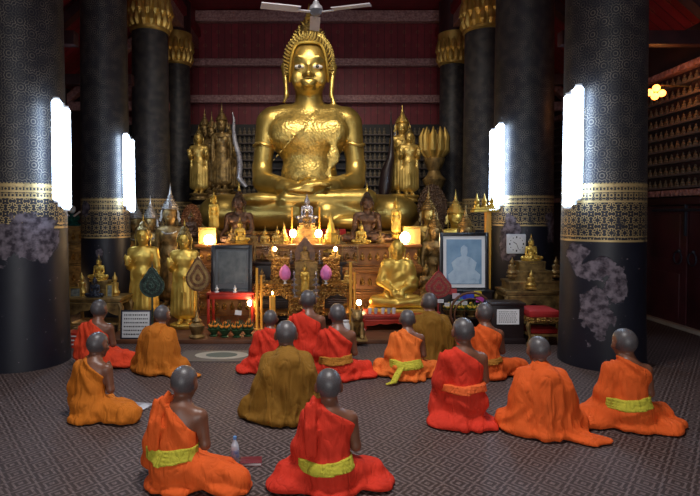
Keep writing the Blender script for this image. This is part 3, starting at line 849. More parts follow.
put_stand(st_down, 151, 196, 312, 9.5, 1.97, label='crowned standing statue with pale spire, half hidden behind the left gilded Buddha', mats=CR, wide=.95)
put_stand(st_down, 137, 197, 310, 9.8, 1.97, label='crowned standing statue with pale spire, closest to the left fluorescent lamp', mats=CR, wide=.95)
G1 = {'dark_gold': GOLD, 'gold_leaf': GOLD, 'bright_gold': GOLD, 'whitened_silver': GOLD_DK}
for px, yt, yb, d, lb in ((222, 103, 197, 12.75, 'tall crowned gilded standing statue, nearest the curved silver tusk in the left rear cluster'),
                         (212, 112, 198, 12.9, 'crowned gilded standing statue, second from the tusk in the left rear cluster'),
                         (205, 109, 198, 13.15, 'crowned gilded standing statue at the back of the left rear cluster'),
                         (230, 122, 198, 13.2, 'slim dark gilded standing statue at the right edge of the left rear cluster')):
    put_stand(st_down, px, yt, yb, d, 1.97, label=lb, mats={'dark_gold': GOLD_DK, 'bright_gold': GOLD_DK, 'whitened_silver': GOLD_DK}, wide=.95)
put_stand(st_up, 199, 126, 200, 12.5, 1.81, True, 'gilded standing statue with both palms raised, frontmost of the left rear cluster')
for c in kids(st_up):
    if c.name.startswith('body'): c.material_slots[0].link = 'OBJECT'; c.material_slots[0].material = GOLD
put_stand(st_up, 409, 124, 202, 12.52, 1.81, label='gilded standing statue with both palms raised right of the great Buddha', mats={'dark_gold': GOLD})
put_stand(st_down, 402, 105, 202, 12.85, 1.97, label='tall crowned gilded statue directly behind the palms-raised figure on the right', mats={'dark_gold': GOLD, 'bright_gold': GOLD, 'whitened_silver': GOLD}, wide=1.1)
put_stand(st_down, 395, 130, 202, 13.15, 1.97, label='dark slender crowned statue left of the tall crowned one on the right plinth', wide=.9)
# tall lotus vase on the right plinth
def lotus_vase(px, yt, yb, d, label):
    p = W(px, yb, d); H = W(px, yt, d).z-p.z
    r = thing('lotus_stand', label, 'stand', p); LS = .62
    b = MB(); b.lathe([(.20, 0), (.21, .03), (.14, .06), (.10, .14), (.16, .24), (.19, .30), (.12, .36), (.09, .42), (.15, .52), (.17, .58), (.12, .62)], segs=24)
    o = b.build('stem', GOLD_DK, r); b = MB()
    for i in range(10):
        a = 2*PI*i/10; c, s = math.cos(a), math.sin(a)
        b.tube([(.10*c, .10*s, .60), (.19*c, .19*s, .70), (.20*c, .20*s, .88), (.17*c, .17*s, 1.0)], [.04, .06, .05, .008], 8)
    b.lathe([(.1, .6), (.17, .7), (.17, .9), (.1, .9)], segs=16); b.build('petals', GOLD, r)
    r.scale = (H*.85, H*.85, H)
    return r
lotus_vase(434, 128, 202, 12.6, 'tall gilded lotus bud stand on the right plinth beside the pillar')
# curved elephant tusks
def tusk(pts, rad, mat, label, name='tusk'):
    b = MB(); P = [Vector(q) for q in pts]
    o = b.tube(P, rad, 10).build(name, mat); tag(o, label, name)
    return o
T = [W(x, y, 12.35) for x, y in ((246, 187), (239, 178), (240, 165), (239, 155), (235, 142), (233.5, 130), (234, 120), (232.5, 112))]
tusk(T, [.05, .07, .07, .065, .055, .045, .03, .008], M('silvered_ivory', (.5, .48, .5), .3, .4, col2=(.18, .17, .2)), 'slender curved silvery tusk rising beside the left rear cluster')
T = [W(x, y, 12.5) for x, y in ((383, 200), (385, 188), (387, 172), (391, 158), (392, 140), (391, 125), (391, 112))]
tusk(T, [.10, .16, .15, .09, .04, .03, .008], DKWOOD, 'dark slender pole ornament with swollen base left of the right rear statues', 'banner_pole')
# middle group: bronze seated pair, small golds
s_br = make_seated('seated_buddha_statue', 'dark bronze seated Buddha touching the earth, above the black framed picture on the left', 'statue', 'touch', BRONZE, BRONZE_HAIR, GOLD_BR, .05)
def fit_seated(o, px, yt, yb, d, mh=4.25, base=0.0, isnew=False, label=None, rz=0, mats=None, name=None, group=None, wide=1.0):
    p = W(px, yb, d); t = W(px, yt, d); s = (t.z-p.z)/(mh+base)
    loc = (p.x, d, p.z+base*s); sc = (s*wide, s*wide, s)
    if isnew:
        o.location = loc; o.scale = sc; o.rotation_euler = (0, 0, rz); return o
    return dup(o, loc, label, rz, sc, group, name, mats)
fit_seated(s_br, 239, 183, 244, 9.5, isnew=True, wide=1.05)
fit_seated(s_br, 367, 184, 242, 9.6, label='dark bronze seated Buddha with gilt finial on the stepped base right of centre', rz=.05, wide=1.08)
s_gd = make_seated('seated_buddha_statue', 'small bright gilded Buddha in front of the left dark bronze Buddha', 'statue', 'lap', GOLD_BR, GOLD_HAIR, GOLD_BR, .06, base=GOLD_BR)
BG = .62
fit_seated(s_gd, 240, 217, 244, 9.12, base=BG, isnew=True)
fit_seated(s_gd, 361, 220, 246, 9.15, base=BG, label='small gilded Buddha in front of the right dark bronze Buddha')
# stepped pedestal under the right bronze
def step_ped(name, label, px0, px1, yt, yb, d, depth, mat, n=4, taper=.55, cat='pedestal'):
    p0 = W(px0, yb, d); p1 = W(px1, yb, d); zt = W(px0, yt, d).z; w = p1.x-p0.x; H = zt-p0.z
    r = thing(name, label, cat, ((p0.x+p1.x)/2, d+depth/2, p0.z))
    b = MB()
    for k in range(n):
        f = 1-(1-taper)*k/(n-1); b.box((0, 0, H*(k+.40)/n), (w*f*.95, depth*f*.95, H/n*.8)); b.box((0, 0, H*(k+.9)/n), (w*f, depth*f, H/n*.22), .006)
    b.build('steps', mat, r); return r
# silver statue at the centre with its stepped pyramid base
s_si = fit_seated(s_gd, 307, 193, 223, 9.75, base=BG, label='silver seated Buddha on a silver lotus at the top centre of the altar', mats={'bright_gold': SILVER, 'gilt_hair': SILVER})
step_ped('stepped_pedestal', 'pyramid shaped stepped pedestal under the silver Buddha', 284, 330, 223, 252, 9.35, .6, GOLD_DK, 8, .36)
fit_seated(s_gd, 307, 208, 229, 9.28, base=BG, label='small dark gilded seated figure on the front of the pyramid pedestal', mats={'bright_gold': GOLD_DK})
cloth = MB(); p0 = W(284, 252, 10.3); p1 = W(346, 252, 10.3); cloth.box(((p0.x+p1.x)/2, 10.38, (p0.z+W(300, 229, 10.3).z)/2), (p1.x-p0.x, .04, W(300, 229, 10.3).z-p0.z), .01)
tag(cloth.build('altar_cloth', REDCLOTH), 'red cloth hung behind the pyramid pedestal', 'cloth')
# yellow-lit small standing figures
put_stand(st_down, 214, 190, 234, 9.35, 1.97, label='small gilded standing figure glowing beside the left altar lamp', mats={'dark_gold': GOLD_BR, 'bright_gold': GOLD_BR, 'whitened_silver': GOLD_BR})
put_stand(st_down, 396, 196, 238, 9.35, 1.97, label='small gilded standing figure glowing beside the right altar lamp', mats={'dark_gold': GOLD_BR, 'bright_gold': GOLD_BR, 'whitened_silver': GOLD_BR})
# arched flame-backed figures
def arch_back(px, yt, yb, d, label, mat):
    p = W(px, yb, d); H = W(px, yt, d).z-p.z; w = H*.52
    r = thing('arched_shrine_figure', label, 'statue', p)
    b = MB(); poly = []
    for k in range(41):
        t = k/40; a = PI*(1-t); rr = .5+.028*(1 if k % 2 else -.2)
        poly.append((math.cos(a)*rr*w/H*1.1, .48+math.sin(a)*rr*1.02))
    poly = [(-.30*w/H*1.3, 0)]+poly+[(.30*w/H*1.3, 0)]
    b.prism(poly, .06, .12); inner = [(x*.72, .48+(z-.48)*.72 if z > .4 else z) for x, z in poly]; b.prism(inner, .02, .06)
    b.build('arched_back', mat, r); r.scale = (H, H, H)
    return r
arch_back(191, 204, 240, 9.8, 'copper toned arched backboard with flame edge behind the right gilded Buddha', M('copper_carving', (.45, .17, .06), .42, .6, vs=18, bs=1, bd=.02, vor=28, col2=(.16, .05, .02)))
fit_seated(s_gd, 191, 209, 240, 9.6, base=BG, label='small dark seated figure in front of the copper arched backboard', mats={'bright_gold': BRONZE})
arch_back(433, 184, 236, 10.75, 'brown arched backboard with flame edge beside the right pillar', M('brown_carving', (.11, .055, .022), .5, .4, vs=18, bs=1, bd=.02, vor=28, col2=(.05, .022, .012)))
platform('shrine_plinth', 'dark plinth behind the right statues carrying the arched backboard', 2.26, 2.85, 10.46, 11.2, W(430, 236, 10.75).z-.005, GOLD_DK, 4, frieze=False)
platform('shrine_plinth', 'dark plinth behind the right gilded Buddha carrying the copper backboard', -2.62, -2.16, 9.42, 10.1, W(191, 240, 9.8).z-.01, GOLD_DK, 4, frieze=False)
# right statues
put_stand(st_down, 428, 186, 312, 9.8, 1.97, label='tall gilded crowned standing statue left of the pillar, arms down', mats={'dark_gold': GOLD, 'bright_gold': GOLD, 'whitened_silver': GOLD_DK}, wide=.95)
put_stand(st_down, 434, 207, 314, 9.3, 1.97, label='gilded standing statue with dark chest, behind the red leaf fan', mats={'dark_gold': GOLD_DK, 'bright_gold': GOLD_DK, 'whitened_silver': GOLD_DK}, wide=1.05)
put_stand(st_down, 455, 190, 312, 9.6, 1.97, label='crowned statue with a bright gilded face and tall spire, just above the framed portrait', mats={'dark_gold': GOLD_BR, 'bright_gold': GOLD, 'whitened_silver': GOLD}, wide=1.1)
put_stand(st_down, 465, 205, 318, 9.0, 1.97, label='smaller crowned statue with grey spire, right of the bright faced one above the portrait', mats={'bright_gold': GOLD_DK, 'whitened_silver': GOLD_DK}, wide=1.05)
put_stand(st_one, 426, 262, 316, 8.75, 1.8, label='small dark gilded standing Buddha beside the red leaf fan', mats={'bright_gold': GOLD_DK})
# seated monk statue in brass
def monk_statue():
    r = thing('seated_monk_statue', 'gilded statue of a seated monk in draped robe on a plain base, right of centre', 'statue')
    B = Fld((-.46, -.42, 0), (.46, .30, 1.06), .013)
    B.ell((0, .02, .16), (.22, .19, .16), .05)
    for s in (1, -1):
        B.cap((s*.10, 0, .11), (s*.34, -.13, .09), .105, .085, .04); B.cap((s*.35, -.15, .08), (s*.02, -.27, .08), .08, .065, .03)
        B.cap((s*.19, .02, .60), (s*.26, .0, .36), .075, .07, .04); B.cap((s*.26, 0, .36), (s*.06, -.22, .24), .06, .045, .03)
    B.cap((0, .03, .2), (0, .02, .55), .17, .19, .06, sy=.72)
    B.cap((-.14, .02, .60), (.14, .02, .60), .075, .075, .06)
    B.cap((.16, -.02, .59), (.22, .0, .30), .09, .10, .05)
    hand_flat(B, (.06, -.22, .22), (-1, 0, 0), (0, -1, 0), .15, 1); B.cap((-.06, -.23, .2), (.06, -.23, .2), .045, .04, .02)
    head_field(B, (0, -.02, .83), .31)
    B.disp(lambda X, Y, Z: np.where((Z < .66), .006*np.sin(46*(Z*.9-.5*X+.6*Y)+3*sn(X, Y, Z, 5, .8)), 0)*np.clip((X+.17)*8, .25, 1))
    B.cut(lambda X, Y, Z: .004-Z+0*X+0*Y)
    B.mesh('body', GOLD_BR, r)
    b = MB(); b.box((0, -.02, -.07), (.92, .66, .07), .015); b.box((0, -.02, -.13), (.98, .72, .06), .012); b.box((0, -.02, -.02), (.86, .6, .045), .015)
    b.build('base', GOLD_BR, r)
    return r
ms = monk_statue(); p = W(397, 306, 8.3); s = (W(397, 238, 8.3).z-p.z)/1.0
ms.location = (p.x, 8.3, p.z); ms.scale = (s*.93, s*.93, s); ms.rotation_euler = (0, 0, -.12)
# ------------------------------------------------------------------ ceremonial leaf fans
def leaf_fan(px, yt, yb, wpx, ystick, d, label, m1, m2, rz=0):
    t = W(px, yt, d); q = W(px, yb, d); f = W(px, ystick, d); H = t.z-q.z; w = wpx/PX(d)/2
    r = thing('ceremonial_fan', label, 'fan', (t.x, d, f.z), rz)
    def outline(k, zc):
        pts = []
        for i in range(36):
            a = 2*PI*i/36
            x = math.sin(a)*w*k*(1.0 if math.cos(a) < .3 else 1-.35*(math.cos(a)-.3))
            z = -math.cos(a); z = (1+(z if z < 0 else z))*.5 if False else (-math.cos(a-PI)*.5)
            zz = math.cos(a)*.40*H*k+(H*.22*k*max(0, math.cos(a))**5)
            pts.append((x, zc+zz))
        return pts
    zc = q.z-f.z+.42*H
    b = MB(); b.prism(outline(1, zc), -.018, .018); bl_ = b.build('blade', m1, r)
    for k, y, m in ((.86, -.024, m2), (.66, -.030, m1), (.44, -.036, m2), (.24, -.042, m1)):
        b = MB(); b.prism(outline(k, zc), y, y+.012); b.build('inlay_ring', m, bl_)
    b = MB(); b.cyl((0, .0, 0), (0, 0, q.z-f.z+.02), .014); b.cyl((0, 0, t.z-f.z-.02), (0, 0, t.z-f.z+.10), .012, .002)
    b.lathe([(.09, 0), (.10, .02), (.06, .05), (.03, .10), (.045, .13), (.02, .16)], segs=16); b.build('stick', m1, r)
    return r
FANRED = M('red_embroidery', (.42, .035, .03), .7, 0, vs=40, bs=.5, vor=60, col2=(.18, .02, .03))
FANBR = M('bronze_openwork', (.20, .09, .03), .4, .6, vs=30, bs=.8, vor=50, col2=(.07, .03, .015))
FANG2 = M('dark_gilt_inlay', (.05, .07, .055), .4, .5, vs=20, col2=(.018, .024, .022))
leaf_fan(152, 268, 298, 25, 334, 7.75, 'dark green leaf shaped ceremonial fan, left of the two before the gilded Buddhas', GREENBR, FANG2)
leaf_fan(198, 258, 292, 24, 334, 7.72, 'bronze leaf shaped ceremonial fan on a stick with oval rings, beside the red table', FANBR, GOLD_DK, .1)
leaf_fan(438.5, 272, 298, 26, 322, 7.9, 'red embroidered leaf shaped ceremonial fan beside the framed portrait', FANRED, M('faded_gold_thread', (.34, .16, .09), .6, .3, vs=50, vor=50, bs=.5, col2=(.22, .03, .03)))
# ------------------------------------------------------------------ carved tables
def carved_table(name, label, px0, px1, yt, yb, d, depth, mat, apron=.28, shelf=False, floor_z=None, cat='table', n_leg=4):
    p0 = W(px0, yt, d); p1 = W(px1, yt, d); w = p1.x-p0.x; zb = W(px0, yb, d).z if floor_z is None else floor_z; H = p0.z-zb
    r = thing(name, label, cat, ((p0.x+p1.x)/2, d+depth/2, zb))
    b = MB(); b.box((0, 0, H-.02), (w, depth, .04), .01); b.box((0, 0, H-.055), (w*.95, depth*.93, .03), .006); b.box((0, 0, H-.09), (w*.98, depth*.96, .03), .01)
    b.build('top', mat, r)
    ah = H*apron
    pts = []
    N = 24
    for i in range(N+1):
        t = i/N; x = (-.5+t)*w*.92; z = H-.10-ah*(.35+.65*abs(2*t-1)**1.5)-.02*abs(math.sin(t*PI*4)); pts.append((x, z))
    poly = [(-w*.46, H-.10)]+[(w*.46, H-.10)] and ([(-.46*w, H-.09), ]+pts+[(.46*w, H-.09)])
    b = MB(); b.prism(poly, -depth/2+.015, -depth/2+.04); b.build('apron', mat, r); b = MB(); b.prism(poly, depth/2-.04, depth/2-.015); b.build('apron', mat, r)
    for sx in (-1, 1):
        for sy in (-1, 1):
            b = MB(); x = sx*w*.45; y = sy*depth*.42; o = sx*.03
            b.tube([(x, y, H-.08), (x+o, y, H*.72), (x+o*.3, y, H*.40), (x-o*.4, y, H*.14), (x+o*.9, y, 0)], [.035, .042, .026, .022, .035], 8)
            b.build('leg', mat, r)
    if shelf:
        b = MB(); b.box((0, 0, H*.28), (w*.9, depth*.85, .035), .008); b.build('shelf', mat, r)
    return r
fz = .06
carved_table('carved_altar_table', 'gilt carved low table left of the altar centre, pink lotus lamp on its corner', 254, 291, 284, 0, 8.05, .5, GOLD_CARVE, .22, True, fz)
carved_table('carved_altar_table', 'gilt carved low table right of the altar centre, pink lotus lamp on its corner', 322, 353, 284, 0, 8.05, .5, GOLD_CARVE, .22, True, fz)
carved_table('carved_altar_table', 'narrow gilt carved table at the altar centre below the small standing gold Buddha', 291.5, 321.5, 298, 0, 8.0, .42, GOLD_CARVE, .3, True, fz)
step_ped('carved_altar_box', 'gilt carved chest on the left table behind the pink lotus', 270, 290, 259, 284, 8.2, .34, GOLD_CARVE, 3, .92, 'chest')
step_ped('carved_altar_box', 'gilt carved chest on the right table behind the pink lotus', 322, 341, 259, 284, 8.2, .34, GOLD_CARVE, 3, .92, 'chest')
def back_stand(px0, px1, d, depth, yt, label, mat=DKWOOD):  # dark tone stands in for shade inside the carved table openings
    p0 = W(px0, yt, d); p1 = W(px1, yt, d)
    return platform('altar_stand', label, p0.x, p1.x, d, d+depth, p0.z, mat, 3, fz, cat='stand', frieze=False)
back_stand(253, 291, 8.6, .33, 262, 'altar stand darkened as shade behind the left carved table openings')
back_stand(322, 345, 8.6, .33, 262, 'altar stand darkened as shade behind the right carved table openings')
step_ped('shrine_block', 'dark carved block rising at the altar centre behind the small standing gold Buddha', 291.5, 321, 262, 298, 8.55, .3, GOLD_DK, 3, .8)
# dark arched shrine with figure
r = thing('dark_shrine', 'dark arched shrine with a small figure at the altar centre', 'shrine', W(305, 262, 8.65)); H = W(305, 236, 8.65).z-W(305, 262, 8.65).z
b = MB(); poly = [(-.36, 0), (-.40, .35), (-.30, .62), (-.12, .84), (0, 1.0), (.12, .84), (.30, .62), (.40, .35), (.36, 0)]
b.prism(poly, .02, .12); b.build('arch', BRONZE, r)
b = MB(); b.sph((0, -.03, .52), (.09, .08, .11)); b.lathe([(.30, 0), (.31, .06), (.2, .1), (.16, .25), (.18, .38), (.07, .44)], (0, -.03, 0), 16, sy=.5); b.build('figure', GOLD_DK, r)
r.scale = (H, H, H)
sc_b = thing('glass_case', 'tmp', 'case')
def glass_mat():
    m, n, l, b = nt('clear_glass'); b.inputs['Base Color'].default_value = (1, 1, 1, 1); b.inputs['Roughness'].default_value = .02
    b.inputs['Transmission Weight'].default_value = 1; b.inputs['IOR'].default_value = 1.1; return m
GLASS = glass_mat()
b = MB(); b.box((0, 0, .5), (.9, .6, 1)); b.build('panes', GLASS, sc_b)
b = MB()
for x in (-.45, .45):
    for y in (-.3, .3): b.box((x, y, .5), (.05, .05, 1.04))
for z in (0, 1.0):
    for y in (-.3, .3): b.box((0, y, z), (.95, .05, .05))
    for x in (-.45, .45): b.box((x, 0, z), (.05, .62, .05))
b.build('frame', GOLD_DK, sc_b)
used = False
for px, yb, yt, d, lb in ((263, 262, 245, 8.75, 'small glass case of offerings, left end of the altar centre'), (350, 262, 245, 9.0-.17, 'small glass case of offerings, right end of the altar centre'), (283, 262, 250, 8.75, 'low glass case beside the left altar lamp'), (334, 262, 250, 8.75, 'low glass case beside the right altar lamp')):
    p = W(px, yb, d); H = W(px, yt, d).z-p.z
    if not used: sc_b.location = p; sc_b.scale = (H, H*.8, H); sc_b['label'] = lb; used = True; o = sc_b
    else: o = dup(sc_b, p, lb, 0, (H, H*.8, H))
# small standing gold at the centre and little seated golds around the altar
put_stand(st_one, 305, 263, 297, 8.22, 1.80, label='small bright gilded standing Buddha at the altar centre between two silver trees', mats={'bright_gold': GOLD_BR})
for px, yt, yb, d, lb in ((277, 225, 249, 9.15, 'small gilded seated Buddha left of the pyramid pedestal'), (265, 226, 249, 9.2, 'tiny gilded seated Buddha beside the left bronze statue base'),
                          (338, 226, 247, 9.2, 'small dark gilded Buddha right of the gold spired stupa'), (272, 242, 259, 8.3, 'tiny gilded Buddha on the left carved chest'),
                          (335, 243, 259, 8.3, 'tiny gilded Buddha on the right carved chest'), (262, 268, 284, 8.2, 'tiny gilded figure on the left carved table'), (347, 268, 284, 8.2, 'tiny gilded figure on the right carved table'),
                          (254, 228, 247, 9.15, 'tiny gilded Buddha beside the top of the left picture frame'), (380, 230, 243, 9.15, 'tiny gilded Buddha right of the bronze statue knee'), (232, 226, 243, 9.0+.08, 'tiny gilded Buddha left of the small bright one before the bronze statue')):
    fit_seated(s_gd, px, yt, yb, d, base=BG, label=lb, mats={'bright_gold': GOLD if px % 2 else GOLD_DK})
# gold spired stupa
def stupa(px, yt, yb, d, label, mat=GOLD_BR):
    p = W(px, yb, d); H = W(px, yt, d).z-p.z; r = thing('spired_stupa', label, 'stupa', p)
    b = MB(); b.lathe([(.22, 0), (.22, .05), (.18, .06), (.18, .12), (.15, .13), (.15, .2)], segs=4*6); b.build('base', mat, r)
    b = MB(); b.lathe([(.15, .2), (.17, .25), (.12, .36), (.13, .40), (.09, .47), (.10, .5), (.06, .6), (.07, .63), (.035, .75), (.04, .78), (.015, .92), (.001, 1)], segs=20, lobes=8, la=.08)
    for k in range(8):
        a = 2*PI*k/8; b.cyl((.15*math.cos(a), .15*math.sin(a), .2), (.20*math.cos(a), .20*math.sin(a), .42), .025, .003, 6)
    b.build('spire', mat, r); r.scale = (H*1.15, H*1.15, H); return r
stupa(331, 211, 252, 9.1, 'bright gold spired stupa right of the pyramid pedestal')
stupa(284, 222, 247, 9.2-.1, 'small gold spired stupa left of the pyramid pedestal', GOLD)
# silver trees
def tier_tree(px, yt, yb, d, label):
    p = W(px, yb, d); H = W(px, yt, d).z-p.z; r = thing('silver_tier_tree', label, 'ornament', p)
    b = MB(); b.lathe([(.18, 0), (.18, .04), (.05, .08), (.04, .2), (.2, .24), (.03, .32), (.03, .42), (.16, .46), (.03, .54), (.025, .62), (.12, .66), (.02, .74), (.02, .84), (.06, .88), (.001, 1)], segs=14, lobes=7, la=.1)
    b.build('tree', SILVER, r); r.scale = (H, H, H)
for px, yt, yb, d, lb in ((294, 271, 297, 8.15, 'silver tiered tree ornament left of the small standing gold Buddha'), (316, 271, 297, 8.15, 'silver tiered tree ornament right of the small standing gold Buddha'),
                          (291, 250, 264, 8.65, 'little silver tiered ornament above the left pink lotus'), (319.5, 250, 264, 8.65, 'little silver tiered ornament above the right pink lotus')):
    tier_tree(px, yt, yb, d, lb)
# pink lotus lamps
def lotus_bud(px, yc, yb, d, label):
    p = W(px, yb, d); r = thing('lotus_bud_ornament', label, 'ornament', p); zc = W(px, yc, d).z-p.z
    b = MB(); b.lathe([(.045, 0), (.05, .015), (.02, .03), (.018, .06), (.05, .085), (.03, .09)], segs=14); b.build('foot', WHITE, r)
    b = MB()
    b.lathe([(.03, .08), (.075, .095), (.102, .13), (.112, .17), (.106, .21), (.088, .25), (.062, .28), (.034, .30), (.012, .315), (.002, .325)], segs=24, lobes=6, la=.05); o_ = b.build('petals', PINK, r); o_.scale = (.78, .78, 1)
lotus_bud(285, 275, 285, 8.1, 'pink lotus bud ornament on the left carved table')
lotus_bud(326, 275, 285, 8.1, 'pink lotus bud ornament on the right carved table')
# lamps and candles
def plight(loc, e, col=(1, .62, .28), r=.04, name='altar_light'):
    ld = bpy.data.lights.new(name, 'POINT'); ld.energy = e; ld.color = col; ld.shadow_soft_size = r
    o = bpy.data.objects.new(name, ld); COL.objects.link(o); o.location = loc; return o
def lamp(px, py, yb, d, rad, label, mat=BULB, e=14, name='altar_lamp'):
    p = W(px, yb, d); z = W(px, py, d).z-p.z
    r = thing(name, label, 'lamp', p)
    b = MB(); b.lathe([(.05, 0), (.05, .015), (.015, .03), (.013, z-rad*.8), (rad*.5, z-rad*.6)], segs=12); b.build('stem', GOLD_DK, r)
    b = MB(); b.sph((0, 0, z), (rad, rad, rad*1.15), 14, 10); b.build('bulb', mat, r)
    plight((p.x, d-rad-.16, p.z+z+.05), e*.62)
    return r
lamp(293, 233.5, 250, 9.22, .062, 'bright bulb lamp on the left of the pyramid pedestal', e=8)
lamp(318.5, 233.5, 250, 9.22, .062, 'bright bulb lamp on the right of the pyramid pedestal', e=8)
lamp(275, 249, 259, 8.28, .03, 'tiny bulb lamp on the left carved chest', e=4)
lamp(335.5, 249, 259, 8.24, .03, 'tiny bulb lamp on the right carved chest', e=4)
lamp(250, 303, 320, 8.05, .04, 'small bulb lamp at the left end of the altar beside the red table', e=7)
lamp(359, 302.5, 322, 8.4, .04, 'small bulb lamp below the gilt step left of the monk statue', e=7)
lamp(64, 291.5, 306, 8.8, .042, 'small flame lamp in the far left corner behind the pillar', e=5)
def lit_box(px0, px1, yt, yb, d, label):
    p0 = W(px0, yb, d); p1 = W(px1, yb, d); H = W(px0, yt, d).z-p0.z
    r = thing('glass_lantern', label, 'lantern', ((p0.x+p1.x)/2, d, p0.z))
    b = MB(); w = p1.x-p0.x; b.box((0, 0, H*.5), (w*.9, .2, H*.86)); b.build('pane', WAXW, r)
    b = MB()
    for x in (-.47, .47): b.box((x*w, -.0, H*.5), (.025, .23, H))
    b.box((0, 0, H), (w*1.04, .26, .03), .005); b.box((0, 0, .012), (w*1.04, .26, .03), .005); b.build('frame', GOLD, r)
lit_box(200, 217, 228, 246, 9.25, 'cream box lantern behind the bright lamp on the left')
lit_box(403, 419, 227, 246, 9.25, 'cream box lantern behind the bright lamp on the right')
lamp(209, 240, 246.5, 9.03, .085, 'brilliant round lamp in front of the left cream lantern', BULBW, e=13)
lamp(405, 237.5, 246.5, 9.03, .085, 'brilliant round lamp in front of the right cream lantern', BULBW, e=13)
def candle(px, yt, yb, d, wpx, label, lit=True, mat=WAX):
    p = W(px, yb, d); H = W(px, yt, d).z-p.z; w = wpx/PX(d)/2
    r = thing('candle', label, 'candle', p)
    b = MB(); b.lathe([(w*1.9, 0), (w*1.9, .015), (w*1.2, .03), (w, .035), (w, H), (w*.6, H-.004)], segs=14); b.build('wax', mat, r)
    b = MB(); b.cyl((0, 0, H-.004), (0, 0, H+.025), .003, segs=6); b.build('wick', BLACK, r)
    if lit:
        b = MB(); b.lathe([(.002, H+.018), (.010, H+.032), (.008, H+.05), (.001, H+.075)], segs=8); b.build('flame', FLAME, r)
candle(257, 268, 330, 7.85, 2.6, 'tall thin yellow candle at the left edge of the left carved table', False)
candle(261.5, 275, 330, 7.9, 2.2, 'tall thin yellow candle second from the altar left edge', False)
candle(272.5, 296, 338, 7.75, 6, 'thick yellow candle before the left carved table', True)
candle(350.5, 262, 332, 7.85, 2.8, 'tall thin yellow candle at the right edge of the right carved table', False)
candle(354.5, 272, 332, 7.9, 2.2, 'tall thin yellow candle at the altar right edge', False)
candle(292, 207, 250, 9.3, 1.8, 'slim yellow candle rising left of the silver Buddha', False)
candle(319.5, 207, 250, 9.3, 1.8, 'slim yellow candle rising right of the silver Buddha', False)
# ------------------------------------------------------------------ framed pictures
def picmat(name, kind):
    m, n, l, b = nt(name); t = n.new('ShaderNodeTexCoord'); sp = n.new('ShaderNodeSeparateXYZ'); l.new(t.outputs['Object'], sp.inputs[0])
    A = lambda op, a, b=None, c=None: math_n(n, l, op, a, b, c)
    if kind == 'dark':
        f = noise(n, l, 9, 5); c = mixc(n, l, ramp(n, l, f, .3, .7), (.015, .02, .02), (.11, .115, .11))
    else:
        c = mixc(n, l, ramp(n, l, noise(n, l, 4, 3), .3, .7), (.16, .30, .46), (.30, .46, .62))
    l.new(c, b.inputs['Base Color']); b.inputs['Roughness'].default_value = .22; b.inputs['Coat Weight'].default_value = .6; b.inputs['Coat Roughness'].default_value = .05
    return m
def framed(name, label, px0, px1, yt, yb, d, kind, tilt, fw):
    p0 = W(px0, yb, d); p1 = W(px1, yt, d); w = p1.x-p0.x; H = p1.z-p0.z
    r = thing(name, label, 'picture', ((p0.x+p1.x)/2, d, p0.z)); r.rotation_euler = (-tilt, 0, 0)
    b = MB()
    for x in (-1, 1): b.box((x*(w-fw)/2, 0, H/2), (fw, .05, H), .008)
    for z in (fw/2, H-fw/2): b.box((0, 0, z), (w-fw*1.9, .045, fw), .008)
    b.build('frame', BLACK, r)
    b = MB(); b.box((0, .02, H/2), (w-.02, .015, H-.02)); b.build('backing', DKWOOD, r)
    if kind == 'light':
        b = MB(); b.box((0, .008, H/2), (w-fw*1.8, .012, H-fw*1.8)); mb_ = b.build('mat_board', PAPER, r)
        m = .055; b = MB(); b.box((0, -.002, H/2), (w-fw*2-m*2, .008, H-fw*2-m*2)); b.build('photo_print', picmat('blue_photo', 'l'), r)
        # printed seated figure in a pale robe
        W1 = w-fw*2-m*2; H1 = H-fw*2-m*2; z0 = fw+m
        pr = MB(); poly = [(-.42, 0), (-.46, .22), (-.30, .34), (-.36, .52), (-.20, .64), (-.07, .68), (-.10, .78), (-.09, .90), (0, .96), (.09, .90), (.10, .78), (.07, .68), (.20, .64), (.36, .52), (.30, .34), (.46, .22), (.42, 0)]
        pr.prism([(x*W1, z0+z*H1*.9+.01) for x, z in poly], -.010, -.006)
        pr.build('printed_figure', M('printed_pale_robe', (.55, .68, .78), .3, 0, vs=9, col2=(.36, .50, .64)), r)
    else:
        b = MB(); b.box((0, .005, H/2), (w-fw*1.8, .01, H-fw*1.8)); b.build('mat_board', M('grey_mat', (.10, .11, .12), .5, var=.1), r)
        b = MB(); b.box((0, -.002, H/2+.02), (w-fw*2-.09, .008, H-fw*2-.12)); b.build('photo_print', picmat('dark_photo', 'dark'), r)
    return r
carved_r = thing('red_table', 'small red painted table under the black framed picture', 'table', (0, 0, 0))
d = 7.95; p0 = W(206, 293, d); p1 = W(254, 293, d); w = p1.x-p0.x; H = p0.z
carved_r.location = ((p0.x+p1.x)/2, d+.22, fz); H -= fz
b = MB(); b.box((0, 0, H-.015), (w, .44, .03), .006); b.build('top', REDL, carved_r)
b = MB(); b.box((0, -.20, H-.065), (w*.96, .02, .07), .004); b.build('apron', REDL, carved_r); b = MB(); b.box((0, .20, H-.065), (w*.96, .02, .07), .004); b.build('apron', REDL, carved_r)
for sx in (-1, 1):
    for sy in (-1, 1):
        b = MB(); b.box((sx*(w/2-.03), sy*.19, (H-.03)/2), (.04, .04, H-.03), .005); b.build('leg', REDL, carved_r)
framed('framed_picture', 'black framed dark grey picture standing on the red table', 211, 252, 245, 292.6, 8.1, 'dark', .08, .06)
for k, px in enumerate((217, 235)):
    p = W(px, 292.6, 7.99); b = MB(); b.lathe([(.03, 0), (.034, .015), (.018, .03), (.03, .06), (.008, .085), (.003, .12)], segs=12)
    o = b.build('offering_cup', WHITE); o.location = p; tag(o, 'small white spired offering cup on the red table, %s one' % ('left' if k == 0 else 'right'), 'cup')
